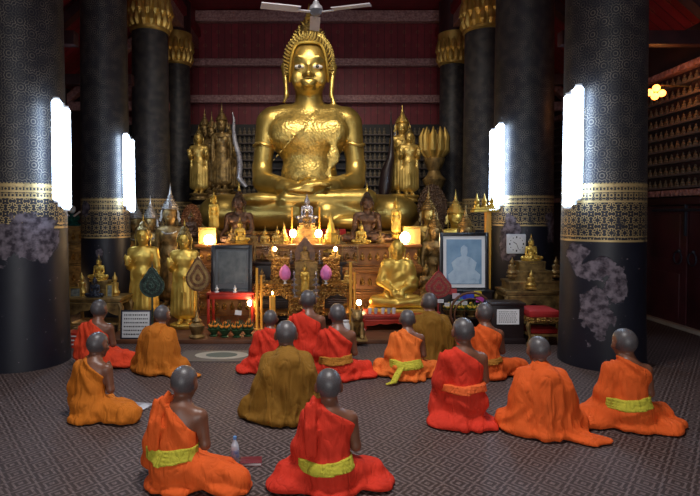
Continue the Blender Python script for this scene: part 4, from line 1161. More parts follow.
framed('framed_portrait', 'large black framed pale blue portrait with white mat on the right', 439.5, 489, 232.5, 291, 8.2, 'light', .03, .055)
# cloth covered stand under portrait
d = 8.0; p0 = W(437, 291, d); p1 = W(493, 291, d)
r = thing('black_stand', 'black cloth covered stand beneath the large framed portrait', 'stand', ((p0.x+p1.x)/2, d+.32, fz)); w = p1.x-p0.x; H = p0.z-fz
b = MB(); b.box((0, 0, H/2), (w, .6, H-.02), .01); b.build('body', DKWOOD, r); b = MB(); b.box((0, 0, H-.01), (w+.03, .64, .025), .005); b.build('top', BLACK, r)
# coloured envelopes and white tags with flowers before the portrait
cols = [((.02, .03, .45), 463, 296.5, 'deep blue'), ((.75, .55, .03), 478, 293.5, 'yellow'), ((.55, .05, .38), 480, 299.5, 'magenta'), ((.03, .15, .5), 459, 300, 'bright blue'), ((.5, .05, .05), 453, 291.5, 'red'), ((.12, .3, .14), 462, 302, 'green'), ((.02, .05, .5), 470, 296.5, 'royal blue'), ((.6, .5, .55), 456, 296, 'pale pink')]
for i, (c, px, py, nm) in enumerate(cols):
    p = W(px, py, 7.995-.006*i); b = MB(); b.box((0, 0, 0), (.12, .006, .085), .001); b.box((0, -.004, .015), (.08, .002, .01))
    o = b.build('prayer_flag', M('%s_paper' % nm.replace(' ', '_'), c, .6, var=.15)); o.location = p; o.rotation_euler = (-.25, 0, .15*math.sin(i*2)); tag(o, '%s paper packet among the offerings below the portrait' % nm, 'packet')
def flower_bowl(px, yb, d, label, fm, s=1.0, white=False, leafy=False):
    p = W(px, yb, d); r = thing('flower_offering', label, 'offering', p)
    b = MB(); b.lathe([(.05, 0), (.055, .015), (.03, .03), (.06, .06), (.085, .10), (.075, .10)], segs=18, lobes=9, la=.04); b.build('bowl', GREEN if leafy else GOLD_DK, r)
    b = MB()
    for k in range(14):
        a = k*2.4; rr = .075*math.sqrt(k/14); b.cyl((rr*.6*math.cos(a), rr*.6*math.sin(a), .09), (rr*1.3*math.cos(a), rr*1.3*math.sin(a), .16+.03*(k % 3)), .018, .002, 6)
    b.build('leaves', GREEN, r)
    for k in range(7):
        a = k*2*PI/6; rr = .055 if k < 6 else 0; bb = MB(); bb.sph((rr*math.cos(a), rr*math.sin(a), .14+(.04 if k == 6 else 0)), (.026, .026, .02), 10, 7); bb.build('blossom', fm, r)
    r.scale = (s, s, s)
    return r
for i, (px, yb, lb) in enumerate(((214, 336, 'green leafy bowl of orange marigolds under the red table, leftmost'), (225, 337, 'green leafy bowl of orange marigolds under the red table, second from the left'), (237, 337, 'green leafy bowl of orange marigolds under the red table, third from the left'), (248, 336, 'green leafy bowl of orange marigolds beside the right leg of the red table'))):
    q = FL(px, yb, fz); flower_bowl(px, yb, q.y, lb, ORANGEF, 1.12, leafy=True)
for i, (px, nm) in enumerate(((449, 'leftmost'), (460, 'second from the left'), (471, 'third from the left'), (482, 'rightmost'))):
    d = 7.9; p = W(px, 316, d); flower_bowl(px, 317, d, 'green and yellow flower offering in the row below the portrait, %s' % nm, YELLOWF, 1.15)
d = 7.85; p0 = W(438, 317, d); p1 = W(491, 317, d)
r = thing('low_bench', 'low dark bench carrying the row of flower offerings', 'bench', ((p0.x+p1.x)/2, d+.03, fz)); w = p1.x-p0.x; H = p0.z-fz
b = MB(); b.box((0, 0, H-.015), (w, .24, .03), .005); b.build('top', DKWOOD, r)
for sx in (-1, 1): b = MB(); b.box((sx*(w/2-.04), 0, (H-.03)/2), (.05, .2, H-.03), .004); b.build('leg', DKWOOD, r)
for i, (px, py, wp, nm) in enumerate(((440.5, 301, 6, 'leftmost'), (447, 304.5, 5, 'second from the left'), (455.5, 303, 9, 'widest'), (464.5, 303, 5.5, 'rightmost'))):
    d = 7.72; p = W(px, py, d); r = thing('name_card', 'white card on a stick before the flower offerings, %s' % nm, 'card', (p.x, d, fz)); z = p.z-fz
    b = MB(); w = wp/PX(d); b.box((0, -.004, z), (w, .004, .052)); b.build('card', PAPER, r); b = MB()
    for q in range(3): b.box((0, -.007, z+.014-.013*q), (w*.75, .001, .003))
    b.build('writing', BLACK, r); b = MB(); b.cyl((0, 0, 0), (0, 0, z), .004, segs=6); b.build('stick', WOOD, r)
p = W(236, 312.5, 7.72); r = thing('name_card', 'tilted white card among the marigold bowls under the red table', 'card', (p.x, 7.72, fz)); z = p.z-fz
b = MB(); b.box((0, -.004, z), (.10, .004, .07)); o = b.build('card', PAPER, r); b = MB(); b.cyl((0, 0, 0), (0, 0, z), .004, segs=6); b.build('stick', WOOD, r)
r.rotation_euler = (0, .12, 0)
# bentwood ring
b = MB(); q = FL(470, 336, fz); b.tube([(.30*math.cos(a), 0, .30*math.sin(a)+.31) for a in [2*PI*k/28 for k in range(29)]], .018, 8); b.tube([(.24*math.cos(a), .01, .24*math.sin(a)+.28) for a in [2*PI*k/28 for k in range(29)]], .012, 8)
b.box((0, 0, .02), (.3, .12, .05), .01)
o = b.build('rattan_hoop', WOOD); o.location = W(471, 337, 7.55); o.location.z = fz; tag(o, 'brown bent rattan hoop stand behind the kneeling monks below the portrait', 'hoop')
# podium with white notice
def writing(b, w, h, z0, y, rows, seed):
    rnd = random.Random(seed)
    for k in range(rows):
        z = z0+h*(.5-(k+.5)/rows); x = -w/2
        while x < w/2-.02:
            L = rnd.uniform(.012, .03); b.box((x+L/2, y, z), (L*.8, .001, h/rows*.34)); x += L+.006
d = 7.25; q = FL(508, 344); q = Vector((q.x, q.y+.15, 0)); d = q.y
p0 = W(490.5, 303, d-.15); p1 = W(526, 303, d-.15); w = p1.x-p0.x; H = p0.z
r = thing('podium', 'dark wooden podium with a white notice on its face, right of the altar', 'podium', ((p0.x+p1.x)/2, d, 0))
b = MB(); b.box((0, 0, H/2), (w-.04, .28, H-.04), .008); b.box((0, 0, .04), (w, .32, .08), .01); b.box((0, 0, H-.02), (w, .32, .04), .01); b.build('body', DKWOOD, r)
b = MB(); b.box((-.0, -.146, H*.66), (.31, .006, .21)); nb = b.build('notice', PAPER, r); b = MB(); writing(b, .26, .17, H*.66, -.1495, 6, 3); b.build('writing', IRON, nb)
# sign board on the left floor
p0 = W(120.5, 338, 7.6); q = FL(136, 339, fz); d = q.y; p0 = W(120.5, 338, d); p1 = W(150.5, 309.5, d); w = p1.x-p0.x; H = p1.z-p0.z
r = thing('notice_board', 'white notice board with handwritten lines leaning by the left pillar', 'sign', ((p0.x+p1.x)/2, d, fz)); r.rotation_euler = (-.1, 0, 0)
b = MB(); b.box((0, 0, H/2), (w-.03, .012, H-.03)); b.build('panel', M('cream_panel', (.68, .70, .70), .5, var=.1), r)
b = MB()
for x in (-1, 1): b.box((x*(w-.02)/2, 0, H/2), (.02, .025, H), .004)
for z in (.01, H-.01): b.box((0, 0, z), (w, .025, .02), .004)
b.build('frame', IRON, r); b = MB(); writing(b, w*.8, H*.8, H*.5, -.0075, 6, 9); b.build('writing', BLACK, r)
# right altar: carved cabinet with gold statue, clock, stool
d = 8.3; zf = 0.0
carved_table('carved_cabinet_table', 'gilt carved altar table at the foot of the right pillars', 506, 562, 291, 0, 7.68, .5, GOLD_DK, .35, True, 0)
step_ped('stepped_shrine', 'tiered dark gilt shrine under the small gold Buddha on the right', 509, 561, 262, 291, 7.76, .38, GOLD_DK, 3, .52, 'shrine')
fit_seated(s_gd, 531, 234, 263, 7.95, base=BG, label='small gilded seated Buddha atop the tiered shrine by the clock', mats={'bright_gold': GOLD_BR})
for px, yt, yb, d, lb in ((512, 257, 277, 7.84, 'tiny reddish gold Buddha at the left end of the tiered shrine'), (556, 257, 277, 7.84, 'tiny reddish gold Buddha at the right end of the tiered shrine'), (531, 270, 289, 7.72, 'tiny gold Buddha at the front of the tiered shrine')):
    p = W(px, yb, d); H = W(px, yt, d).z-p.z; b = MB(); b.lathe([(.28, 0), (.3, .06), (.2, .12), (.28, .22), (.24, .3), (.17, .36), (.2, .52), (.2, .58), (.07, .64), (.12, .70), (.12, .80), (.05, .88), (.01, 1)], segs=16, sy=.7)
    o = b.build('votive_figure', GOLD if 'front' in lb else ORANGEF and GOLD_DK); o.location = p; o.scale = (H, H, H); tag(o, lb.replace('Buddha', 'votive figure'), 'figurine')
d = 8.28; p = W(516, 244, d); w = 19.5/PX(d)
r = thing('wall_clock', 'square white clock mounted on the front of the right pillar', 'clock', (p.x*8.31/8.28, 8.31, p.z))
b = MB(); b.box((-.02, .07, 0), (.08, .12, .08), .01); b.build('wall_bracket', IRON, r)
b = MB(); b.box((0, 0, 0), (w, .04, w), .02); b.build('case', WHITE, r)
b = MB(); b.cyl((0, -.021, 0), (0, -.024, 0), w*.43, segs=32); dl = b.build('dial', PAPER, r)
b = MB()
for k in range(12):
    a = 2*PI*k/12; b.box((math.sin(a)*w*.35, -.026, math.cos(a)*w*.35), (.014 if k % 3 else .02, .002, .014 if k % 3 else .03))
b.build('hour_marks', BLACK, dl)
b = MB(); b.cyl((0, -.027, 0), (-.055, -.027, .035), .005, segs=6); b.cyl((0, -.028, 0), (.03, -.028, -.085), .004, segs=6); b.build('hands', BLACK, dl)
# stool
q = FL(546, 347); d = q.y+.25; p0 = W(529, 318, d-.25); p1 = W(563, 318, d-.25); w = p1.x-p0.x
r = thing('gilt_stool', 'gilt carved stool with a tufted red cushion beside the podium', 'stool', ((p0.x+p1.x)/2, d, 0)); H = p0.z
b = MB(); b.box((0, 0, H-.035), (w, .5, .07), .015); b.build('seat_rail', GOLD_CARVE, r)
b = MB(); b.box((0, 0, H+.045), (w*.97, .48, .10), .045); [b.sph((x, -.0, H+.095), .012, 8, 5) for x in ()]; b.build('cushion', REDCLOTH, r)
for sx in (-1, 1):
    for sy in (-1, 1):
        b = MB(); x = sx*w*.44; y = sy*.2; b.tube([(x, y, H-.06), (x+sx*.02, y, H*.7), (x, y, H*.4), (x-sx*.01, y, .12), (x+sx*.015, y, 0)], [.03, .034, .02, .018, .03], 8); b.build('leg', GOLD_DK, r)
b = MB(); b.box((0, 0, .14), (w*.86, .40, .03), .005); b.build('stretcher', GOLD_DK, r)
b = MB(); b.box((0, 0, 0), (.40, .3, .07), .03); o = b.build('floor_cushion', REDCLOTH); o.location = (r.location.x+.02, d-.02, .195+.0); tag(o, 'flat red cushion stored on the lower rail of the gilt stool', 'cushion')
# ornate lamp shelf near the right lamp
p0 = W(470, 212, 8.7); p1 = W(496, 212, 8.7); r = thing('ornate_stand', 'tall yellow post stand topped by a small ornate gold shrine near the right fluorescent lamp', 'stand', ((p0.x+p1.x)/2-.06, 8.45, fz)); H = p0.z-fz
b = MB(); b.box((.06, 0, H/2), (.09, .09, H), .01); b.box((0, 0, .03), (.3, .3, .06), .01); b.build('post', WAX, r)
b = MB(); b.box((0, 0, H+.015), (.40, .24, .04), .008); b.box((0, 0, H+.055), (.34, .2, .03), .006)
for x in (-.12, 0, .12): b.lathe([(.05, H+.07), (.055, H+.10), (.03, H+.13), (.045, H+.17), (.02, H+.22), (.003, H+.30)], (x, 0, 0), 10)
b.build('shrine_top', GOLD_BR, r)
p = W(467, 214, 8.4); b = MB(); b.lathe([(.03, 0), (.04, .02), (.015, .05), (.05, .09), (.035, .13), (.004, .2)], segs=12); 
# left corner altar
d = 8.15; q = FL(98, 327); 
carved_table('carved_cabinet_table', 'dark gilt side altar table in front of the left rear pillar', 66, 121, 298, 0, 7.75, .5, GOLD_DK, .3, True, 0)
s_dk = fit_seated(s_gd, 95, 274, 299, 7.85, base=BG, label='dark blue grey seated Buddha on the left side altar', mats={'bright_gold': IRON, 'gilt_hair': IRON})
fit_seated(s_gd, 99, 254, 281, 8.1, base=BG, label='small gilded seated Buddha above the dark one on the left side altar')
step_ped('stepped_shrine', 'small gilt block under the gilded Buddha on the left side altar', 90, 109, 281, 298, 8.0, .2, GOLD_DK, 2, .9, 'shrine')
for px0, px1, yt, yb, d, lb in ((69, 81, 287, 304-6, 7.86, 'little gilt framed picture on the left side altar, nearest the big pillar'), (106, 113, 284, 298, 7.9, 'little gilt framed picture on the left side altar right of the dark Buddha')):
    p0 = W(px0, yb, d); p1 = W(px1, yt, d); w = p1.x-p0.x; H = p1.z-p0.z; r = thing('small_framed_picture', lb, 'picture', ((p0.x+p1.x)/2, d, p0.z)); r.rotation_euler = (-.08, 0, 0)
    b = MB()
    for x in (-1, 1): b.box((x*(w-.02)/2, 0, H/2), (.022, .02, H))
    for z in (.011, H-.011): b.box((0, 0, z), (w, .02, .022))
    b.build('frame', GOLD, r); b = MB(); b.box((0, .006, H/2), (w-.03, .006, H-.03)); b.build('print', M('print_paper', (.30, .32, .28), .5, vs=20, col2=(.05, .06, .05)), r)
for px, yt, yb, lb in ((82, 272, 298, 'tiny gold votive figure left of the dark Buddha'), (111+4, 272, 298, 'tiny gold votive figure at the right end of the left side altar')):
    p = W(px, yb, 8.0); H = W(px, yt, 8.0).z-p.z; b = MB(); b.lathe([(.2, 0), (.22, .06), (.14, .12), (.2, .22), (.15, .3), (.13, .4), (.15, .58), (.05, .64), (.10, .70), (.09, .80), (.04, .88), (.01, 1)], segs=14, sy=.7)
    o = b.build('votive_figure', GOLD); o.location = p; o.scale = (H, H, H); tag(o, lb, 'figurine')
d = 9.9; p0 = W(62, 300, d); p1 = W(84, 300, d)
platform('tall_cabinet', 'tall dark gilt cabinet in the gap between the two left pillars', p0.x, p1.x, d, d+.5, W(70, 226, d).z, GOLD_DK, 4, 0, cat='cabinet')
p = W(73, 226, d+.2); r = thing('glazed_figure', 'green and white glazed ornament on the cabinet between the left pillars', 'figurine', p); H = W(73, 205, d).z-p.z
b = MB(); b.lathe([(.3, 0), (.36, .1), (.2, .22), (.33, .4), (.26, .55), (.1, .62)], segs=18, lobes=5, la=.1); b.build('body', M('green_glaze', (.02, .16, .13), .15, vs=6, col2=(.01, .05, .05)), r)
b = MB(); b.tube([(-.42, 0, .45), (-.2, -.2, .55), (.1, -.25, .42), (.4, -.1, .7)], .05, 8); b.sph((0, -.05, .8), (.17, .15, .19)); b.build('white_scrolls', WHITE, r); r.scale = (H, H, H)
# red boxes by left pillar
q = FL(70, 348); r = thing('book_box', 'red box with white labels on the floor beside the big left pillar', 'box', (W(71, 345, q.y).x, q.y+.12, 0)); w = 17/PX(q.y)
b = MB(); b.box((0, 0, .10), (w, .24, .20), .006); b.build('box', REDL, r); b = MB(); [b.box((0.01*k, -.122, .05+.055*k), (w*.7, .003, .018)) for k in range(3)]; b.build('labels', PAPER, r)
# small table and offerings before the monk statue
d = 7.75; carved_table('offering_table', 'low red covered offering table in front of the gilded monk statue', 362, 428, 315, 0, d, .5, REDL, .25, False, fz)
platform('statue_plinth', 'gilt wood plinth under the gilded monk statue', W(366, 0, 8.3).x, W(428, 0, 8.3).x, 7.98+.32, 8.93, W(397, 306, 8.3).z-.162*s*1.0, WOODG, 2, fz)
GLS = M('clear_cup', (.5, .52, .55), .1, .2, var=.1)
for i, px in enumerate((370, 376, 383, 389, 394)):
    p = W(px, 314.5, d+.08); b = MB(); b.lathe([(.022, 0), (.024, .01), (.028, .06), (.030, .085), (.026, .085), (.022, .012)], segs=14)
    o = b.build('offering_cup', GLS if i % 2 else WHITE); o.location = (p.x, d+.1, W(px, 315, d).z+.001); tag(o, ('white' if i % 2 == 0 else 'grey')+' cup on the red offering table, number %d from the left' % (i+1) if False else ['white cup at the left end of the red offering table', 'grey cup beside the leftmost white cup on the red offering table', 'white cup at the middle of the red offering table', 'grey cup beside the middle white cup on the red offering table', 'white cup nearest the monk heads on the red offering table'][i], 'cup')
r = thing('guardian_lion', 'small dark gilt guardian lion on the floor left of the red offering table', 'statue', FL(357, 340, fz)); 
B = Fld((-.14, -.22, 0), (.14, .18, .42), .009)
B.ell((0, .05, .11), (.085, .10, .10), .03); B.cap((0, .02, .12), (0, -.06, .26), .085, .075, .04); B.ell((0, -.10, .31), (.08, .085, .08), .03); B.ell((0, -.17, .29), (.045, .05, .04), .02)
for sx in (1, -1):
    B.cap((sx*.06, -.09, .2), (sx*.065, -.12, .03), .032, .028, .02); B.ell((sx*.065, -.14, .025), (.032, .045, .025), .01); B.ell((sx*.08, .04, .06), (.04, .09, .06), .02); B.ell((sx*.06, -.08, .385), (.022, .02, .028), .01)
B.cap((0, .14, .06), (0, .16, .28), .03, .02, .02); B.cut(lambda X, Y, Z: .004-Z+0*X+0*Y); B.mesh('body', GOLD_DK, r)
b = MB(); b.box((0, -.03, -.0), (.26, .38, .03), .008); b.build('base', GOLD_DK, r); r.location.z = fz+.016; r.location.y += .1; r.scale = (1.05, 1.05, 1.05)
q = FL(346, 338, fz); p = W(346, 338, q.y); r = thing('white_vase', 'white vase partly hidden beside the head of the monk with the ochre sash', 'vase', (p.x, q.y, fz)); b = MB(); b.lathe([(.05, 0), (.07, .06), (.08, .13), (.04, .22), (.05, .25), (.04, .25), (.03, .2)], segs=20); b.build('body', WHITE, r)
q = FL(252, 334, fz)
for px, yb, lb in ((197, 338, 'small bronze bell shaped urn beside the feet of the right gilded Buddha'),):
    q = FL(px, yb, fz); r = thing('bronze_urn', lb, 'urn', (q.x, q.y, fz)); b = MB(); b.lathe([(.10, 0), (.11, .03), (.07, .06), (.10, .13), (.11, .18), (.06, .22), (.07, .25), (.03, .29), (.02, .34), (.003, .4)], segs=22); b.build('body', GOLD_DK, r)
# mats
q0 = FL(222, 363); b = MB(); b.box((0, 0, .006), (1.05, .52, .012), .003); r = thing('floor_mat', 'pale grey green rectangular mat in front of the marigold bowls', 'mat', (FL(222, 356).x, FL(222, 356).y-.02, 0)); b.build('weave', M('faded_mat', (.13, .105, .08), .8, vs=12, bs=.4, col2=(.11, .09, .08)), r)
b = MB(); b.lathe([(.0, .0), (.34, 0), (.34, .012), (0.001, .012)], segs=36, sy=.55); b.build('oval_border', M('mat_border', (.36, .33, .27), .8, var=.2), r).location.z = .008
b = MB(); b.lathe([(.0, .0), (.2, 0), (.2, .008), (0.001, .008)], segs=36, sy=.55); b.build('oval_centre', M('mat_centre', (.10, .12, .10), .8, var=.2), r).location.z = .016
# fluorescent lamps on the pillars
def tube_lamp(px0, px1, yt, yb, y, label):
    p = W((px0+px1)/2, yb, y); H = W(px0, yt, y).z-p.z; wd = (px1-px0)/PX(y)
    r = thing('fluorescent_lamp', label, 'lamp', (p.x, y, p.z))
    sgn = 1 if p.x > 0 else -1
    b = MB(); b.box((sgn*.03, .035, H/2), (wd*.35, .05, H+.04), .01); b.build('housing', WHITE, r)
    for k in (-1, 1):
        b = MB(); rr = wd*.22; dz = .05*k*sgn; b.lathe([(rr*.6, .0+dz), (rr, .03+dz), (rr, H-.03+dz), (rr*.6, H+dz)], (k*wd*.225, -.02, 0), 14); t_ = b.build('tube', TUBE, r)  # tubes made wider than real ones, their bloom built into the shape
        for z in (0, H): b = MB(); b.cyl((k*wd*.225, -.02, z+dz-.02), (k*wd*.225, -.02, z+dz+.02), rr*.7); b.build('end_cap', WHITE, t_)
    return r
tube_lamp(561, 582, 91, 203, 6.02, 'vertical fluorescent lamp on the front right pillar')
tube_lamp(488, 504, 127, 208, 8.55, 'vertical fluorescent lamp on the second right pillar')
tube_lamp(53, 73, 104, 205, 6.02, 'vertical fluorescent lamp on the front left pillar')
tube_lamp(123.5, 136, 137, 209, 8.62, 'vertical fluorescent lamp on the second left pillar')
# ceiling fan
c = W(316, 10.5, 5.9); r = thing('ceiling_fan', 'white three bladed ceiling fan hanging above the great Buddha head', 'fan', c)
b = MB(); b.cyl((0, 0, .08), (0, 0, 7.55-c.z), .016); b.lathe([(.001, 7.5-c.z), (.07, 7.5-c.z), (.07, 7.55-c.z)], segs=16); b.build('down_rod', WHITE, r)
b = MB(); b.lathe([(.001, -.06), (.04, -.055), (.065, -.03), (.08, 0), (.07, .04), (.04, .07), (.03, .10)], segs=24); b.build('motor', M('dull_grey', (.20, .19, .20), .4), r)
BLADE = M('fan_blade_white', (.50, .46, .48), .45, var=.15)
for a in (math.radians(344), math.radians(194), math.radians(92)):
    b = MB(); b.box((.14, 0, -.02), (.14, .035, .012), .003); L = .62
    b.prism([(.18, -.0), (.2, -.008), (L, -.008), (L, .004), (.2, .004)], -.06, .06)
    o = b.build('blade', BLADE, r); o.rotation_euler = (math.radians(8), 0, a)
# hanging orange globes on the right wall
p = W(655, 93, 8.2); r = thing('globe_lamp_cluster', 'cluster of small orange glowing globes on a bracket high on the right wall', 'lamp', (p.x, 8.2, p.z))
b = MB(); b.tube([(0, 0, .0), (.1, 0, .12), (WX-p.x-.02, 0, .10)], .012, 8); b.sph((0, 0, 0), .03); b.build('bracket', GOLD_DK, r)
for dx, dz in ((-.11, .0), (.0, .07), (.09, -.01), (-.02, -.06)):
    b = MB(); b.sph((dx, -.03, dz), .055, 12, 8); b.build('globe', ORBULB, r)
plight((p.x, 8.05, p.z), 4, (1, .4, .12))
for px, py, yb, d_, lb in (): pass
# ------------------------------------------------------------------ people
def head_monk(B, c, tilt, turn=0):
    """human head, facing +y (away from the camera), c = centre; tilt = nod forward"""
    T = Matrix.Translation(Vector(c)) @ Matrix.Rotation(turn, 4, 'Z') @ Matrix.Rotation(-tilt, 4, 'X') @ Matrix.Scale(1.19, 4)
    def P(x, y, z): return tuple(T @ Vector((x, y, z)))
    def E(p, r, k, op='u'): B.ell(P(*p), tuple(q_*1.19 for q_ in r), k, op, rx=-tilt, rz=turn)
    E((0, -.010, .028), (.078, .094, .084), .02)
    E((0, -.035, .012), (.070, .070, .075), .02)
    E((0, .035, -.035), (.056, .058, .072), .03)
    E((0, .070, -.085), (.026, .022, .020), .02)
    for s in (1, -1):
        E((s*.040, .062, -.025), (.024, .022, .022), .015)
        E((s*.030, .092, .012), (.018, .012, .011), .006, 's')
        E((s*.029, .080, .010), (.014, .012, .010), .003)
        B.cap(P(s*.014, .089, .028), P(s*.044, .078, .028), .007, .006, .008)
        E((s*.078, -.004, -.005), (.012, .020, .030), .006); E((s*.084, .006, -.004), (.005, .010, .016), .003, 's')
        E((s*.072, .004, -.028), (.008, .010, .012), .006)
    B.chain([P(0, .088, .018), P(0, .102, -.012), P(0, .108, -.024)], [.008, .010, .013], .008)
    for s in (1, -1): E((s*.011, .098, -.028), (.008, .009, .007), .004)
    E((0, .090, -.050), (.022, .012, .005), .003); E((0, .088, -.060), (.018, .012, .006), .003)
    return T
def human_hand(B, w, d, pl, L, side):
    """w wrist, d finger direction, pl palm normal"""
    w = Vector(w); d = Vector(d).normalized(); n_ = Vector(pl).normalized(); u = d.cross(n_).normalized()*side
    B.cap(w, w+d*.035*L/.17, .024, .026, .015); 
    for k in (-.018, .0, .018): B.cap(w+d*.03+u*k*.8, w+d*.085+u*k, .013, .012, .006)
    for i, (f, o) in enumerate(((.062, .027), (.072, .009), (.067, -.009), (.052, -.026))):
        a = w+d*.088+u*o; m_ = a+d*f*.5+n_*.006; t = a+d*f+n_*.020
        B.chain([a, m_, t], [.0088, .0082, .0068], .002)
    B.chain([w+d*.02+u*.018, w+d*.045+u*.042+n_*.008, w+d*.075+u*.048+n_*.014], [.012, .010, .008], .006)
def monk(idx, px, ytop, ybase, robe_mat, style, label, lean=.05, turn=0, legs='cross', sash=None, seed=1, head_turn=0, headtilt=.15, skin=None, kneel=False, wide=1.0, extra=None, dpush=.24, cutang=44, band=False):
    base = FL(px, ybase); d = base.y+dpush
    x = (px-CXP)/F_PX*(d+.12)
    lift = .10 if kneel else 0.0
    ztop = W(px, ytop, d).z
    model_top = .850+lift-lean*.25
    s = max(.80, min(1.2, ztop/model_top))
    if idx == -1: print('monk', px, 'd', round(d, 2), 's', round(ztop/model_top, 2))
    root = thing('person', label, 'person', (x, d, 0), turn, 'monks seated on the carpet before the altar', (s*wide, s*wide, s))
    def cap2(F, a, b, ra, rb, k): F.cap(a, b, ra, rb, k)
    L = lift
    sh = lambda z: lean*max(0, z-.15)/.4      # forward shift of the trunk with height
    def trunk(F, g):
        F.ell((0, .0, .13+L), (.160+g, .125+g, .125+g), .05)
        F.ell((0, .005+sh(.28), .28+L), (.130+g, .092+g, .13), .05)
        F.ell((0, .012+sh(.42), .41+L), (.152+g, .100+g, .145), .05)
        [F.cap((0, .015+sh(.51), .512+L), (k*.140, .015+sh(.49), .476+L), .056+g, .050+g, .05) for k in (1, -1)]
        F.cap((0, .01+sh(.5), .52+L), (0, .02+sh(.58), .575+L), .075+g*.7, .055+g*.5, .05)
    hy = sh(.60)
    HC = (0, .045+hy+.02, .700+L-lean*.22)
    KN = {'cross': (((.34, .22), (-.06, .34)), ((-.34, .22), (.06, .30))),
          'right': (((.42, .12), (.10, .30)), ((.10, .36), (.40, .26))),
          'left': (((-.10, .36), (-.40, .24)), ((-.42, .12), (-.10, .30))),
          'rightwide': (((.46, .02), (.16, .20)), ((-.18, .30), (.30, .24))),
          'leftwide': (((.22, .30), (-.30, .20)), ((-.46, .06), (-.14, .22))),
          'both': (((.32, .12), (.0, .26)), ((-.31, .12), (.0, .30))),
          'kneel': (((.12, .34), (.07, -.08)), ((-.12, .34), (-.07, -.08)))}[legs]
    def legf(F, g, flat=1.0):
        for k, (kn, ft) in zip((1, -1), KN):
            F.cap((k*.08, .02, .115+L*.9), (kn[0], kn[1], .085+(L*.3 if kneel else 0)), .092+g, .066+g, .04)
            F.cap((kn[0], kn[1], .07), (ft[0], ft[1], .055), .062+g, .045+g, .03)
    # ---------- body
    B = Fld((-.56, -.30, 0), (.56, .58, .88+L), .0095)
    trunk(B, 0.0); legf(B, 0.0)
    for k, (kn, ft) in zip((1, -1), KN):      # feet
        dx = Vector((ft[0]-kn[0], ft[1]-kn[1], 0)).normalized()*.09
        B.cap((ft[0], ft[1], .045), (ft[0]+dx.x, ft[1]+dx.y, .03), .036, .026, .02)
    arms = {}
    for k in (1, -1):
        S = (k*.158, .015+sh(.50), .474+L); E_ = (k*.190, .035+sh(.30)+.02, .275+L); Wr = (k*.035, .225+sh(.3), .335+L)
        if extra == 'lap': Wr = (k*.05, .20+sh(.2), .19+L)
        arms[k] = (S, E_, Wr)
        B.cap(S, E_, .046, .037, .03); B.cap(E_, Wr, .036, .024, .02)
        if extra == 'lap': human_hand(B, Wr, (-k*.9, .5, -.1), (0, 0, 1), .17, -k)
        else: human_hand(B, Wr, (-k*.10, .45, .9), (-k, 0, 0), .17, -k if k > 0 else k*-1)
    B.cap((0, .018+sh(.56), .55+L), (HC[0], HC[1]-.018, HC[2]-.055), .058, .056, .03)
    T = head_monk(B, HC, headtilt, head_turn)
    B.cut(lambda X, Y, Z: .003-Z+0*X+0*Y)
    bo = B.mesh('body', skin or SKIN, root)
    Pv = B.P; Ti = np.array(T.inverted()); q = Pv @ Ti[:3, :3].T+Ti[:3, 3]
    st = np.clip((q[:, 2]-(-.045+.75*np.clip(q[:, 1], -.02, 1)))/.018, 0, 1)*np.clip((q[:, 2]+.065)/.02, 0, 1)*(np.abs(q[:, 0]) < .074)
    at = bo.data.attributes.new('stubble', 'FLOAT', 'POINT'); at.data.foreach_set('value', st.astype(np.float32))
    # ---------- robe
    R = Fld((-.80, -.52, 0), (.80, .62, .74+L), .0125)
    g = .016
    trunk(R, g); legf(R, .024)
    rnd = np.random.RandomState(seed)
    if style == 'toga':
        S, E_, Wr = arms[-1]
        R.cap(S, E_, .066, .078, .04); R.cap(E_, (Wr[0]*.6-.03, Wr[1]-.05, Wr[2]-.05), .072, .055, .04)
        R.cap((E_[0]-.01, E_[1], E_[2]), (E_[0]-.02, E_[1]+.04, .12), .07, .10, .05)
        # cloth pooling on the floor around the seat
        R.ell((0, .02, .03), (.215, .20, .07), .05)
    else:
        for k in (1, -1):
            S, E_, Wr = arms[k]; R.cap(S, E_, .068, .085, .05); R.cap(E_, (Wr[0], Wr[1]-.03, Wr[2]-.03), .08, .06, .05)
            R.cap((k*.14, .03, .38+L), (k*.19, .06, .12), .10, .125, .08)
        R.cap((0, .0, .46+L), (0, .0, .12), .13, .19, .06, sy=.9)
        R.ell((0, .03, .04), (.27, .24, .08), .06)
    spots = {'cross': ((.30, .14), (-.30, .14)), 'right': ((.34, .06), (.12, .2)), 'left': ((-.34, .04), (-.1, .2)), 'rightwide': ((.36, .02), (-.1, .2)),
             'leftwide': ((-.36, .04), (.2, .18)), 'both': ((.30, .06), (-.30, .06)), 'kneel': ((.10, -.06), (-.16, -.02))}[legs]
    for sx, sy in spots: R.ell((sx*(.78 if style == 'cloak' else 1), sy, .035), (.16, .14, .05), .05)
    if extra and not isinstance(extra, str):
        for (ex, ey, rx, ry, ez) in extra: R.ell((ex, ey, .02), (rx, ry, ez), .05)
    if kneel: R.cap((0, .0, .22), (0, -.02, .07), .14, .14, .05); R.ell((-.16, -.02, .02), (.18, .15, .035), .03); R.ell((.12, -.05, .02), (.16, .14, .03), .03)
    # remove bare shoulder above a diagonal from the left neck to the right underarm
    wob = lambda X: .008*np.sin(X*31+seed)
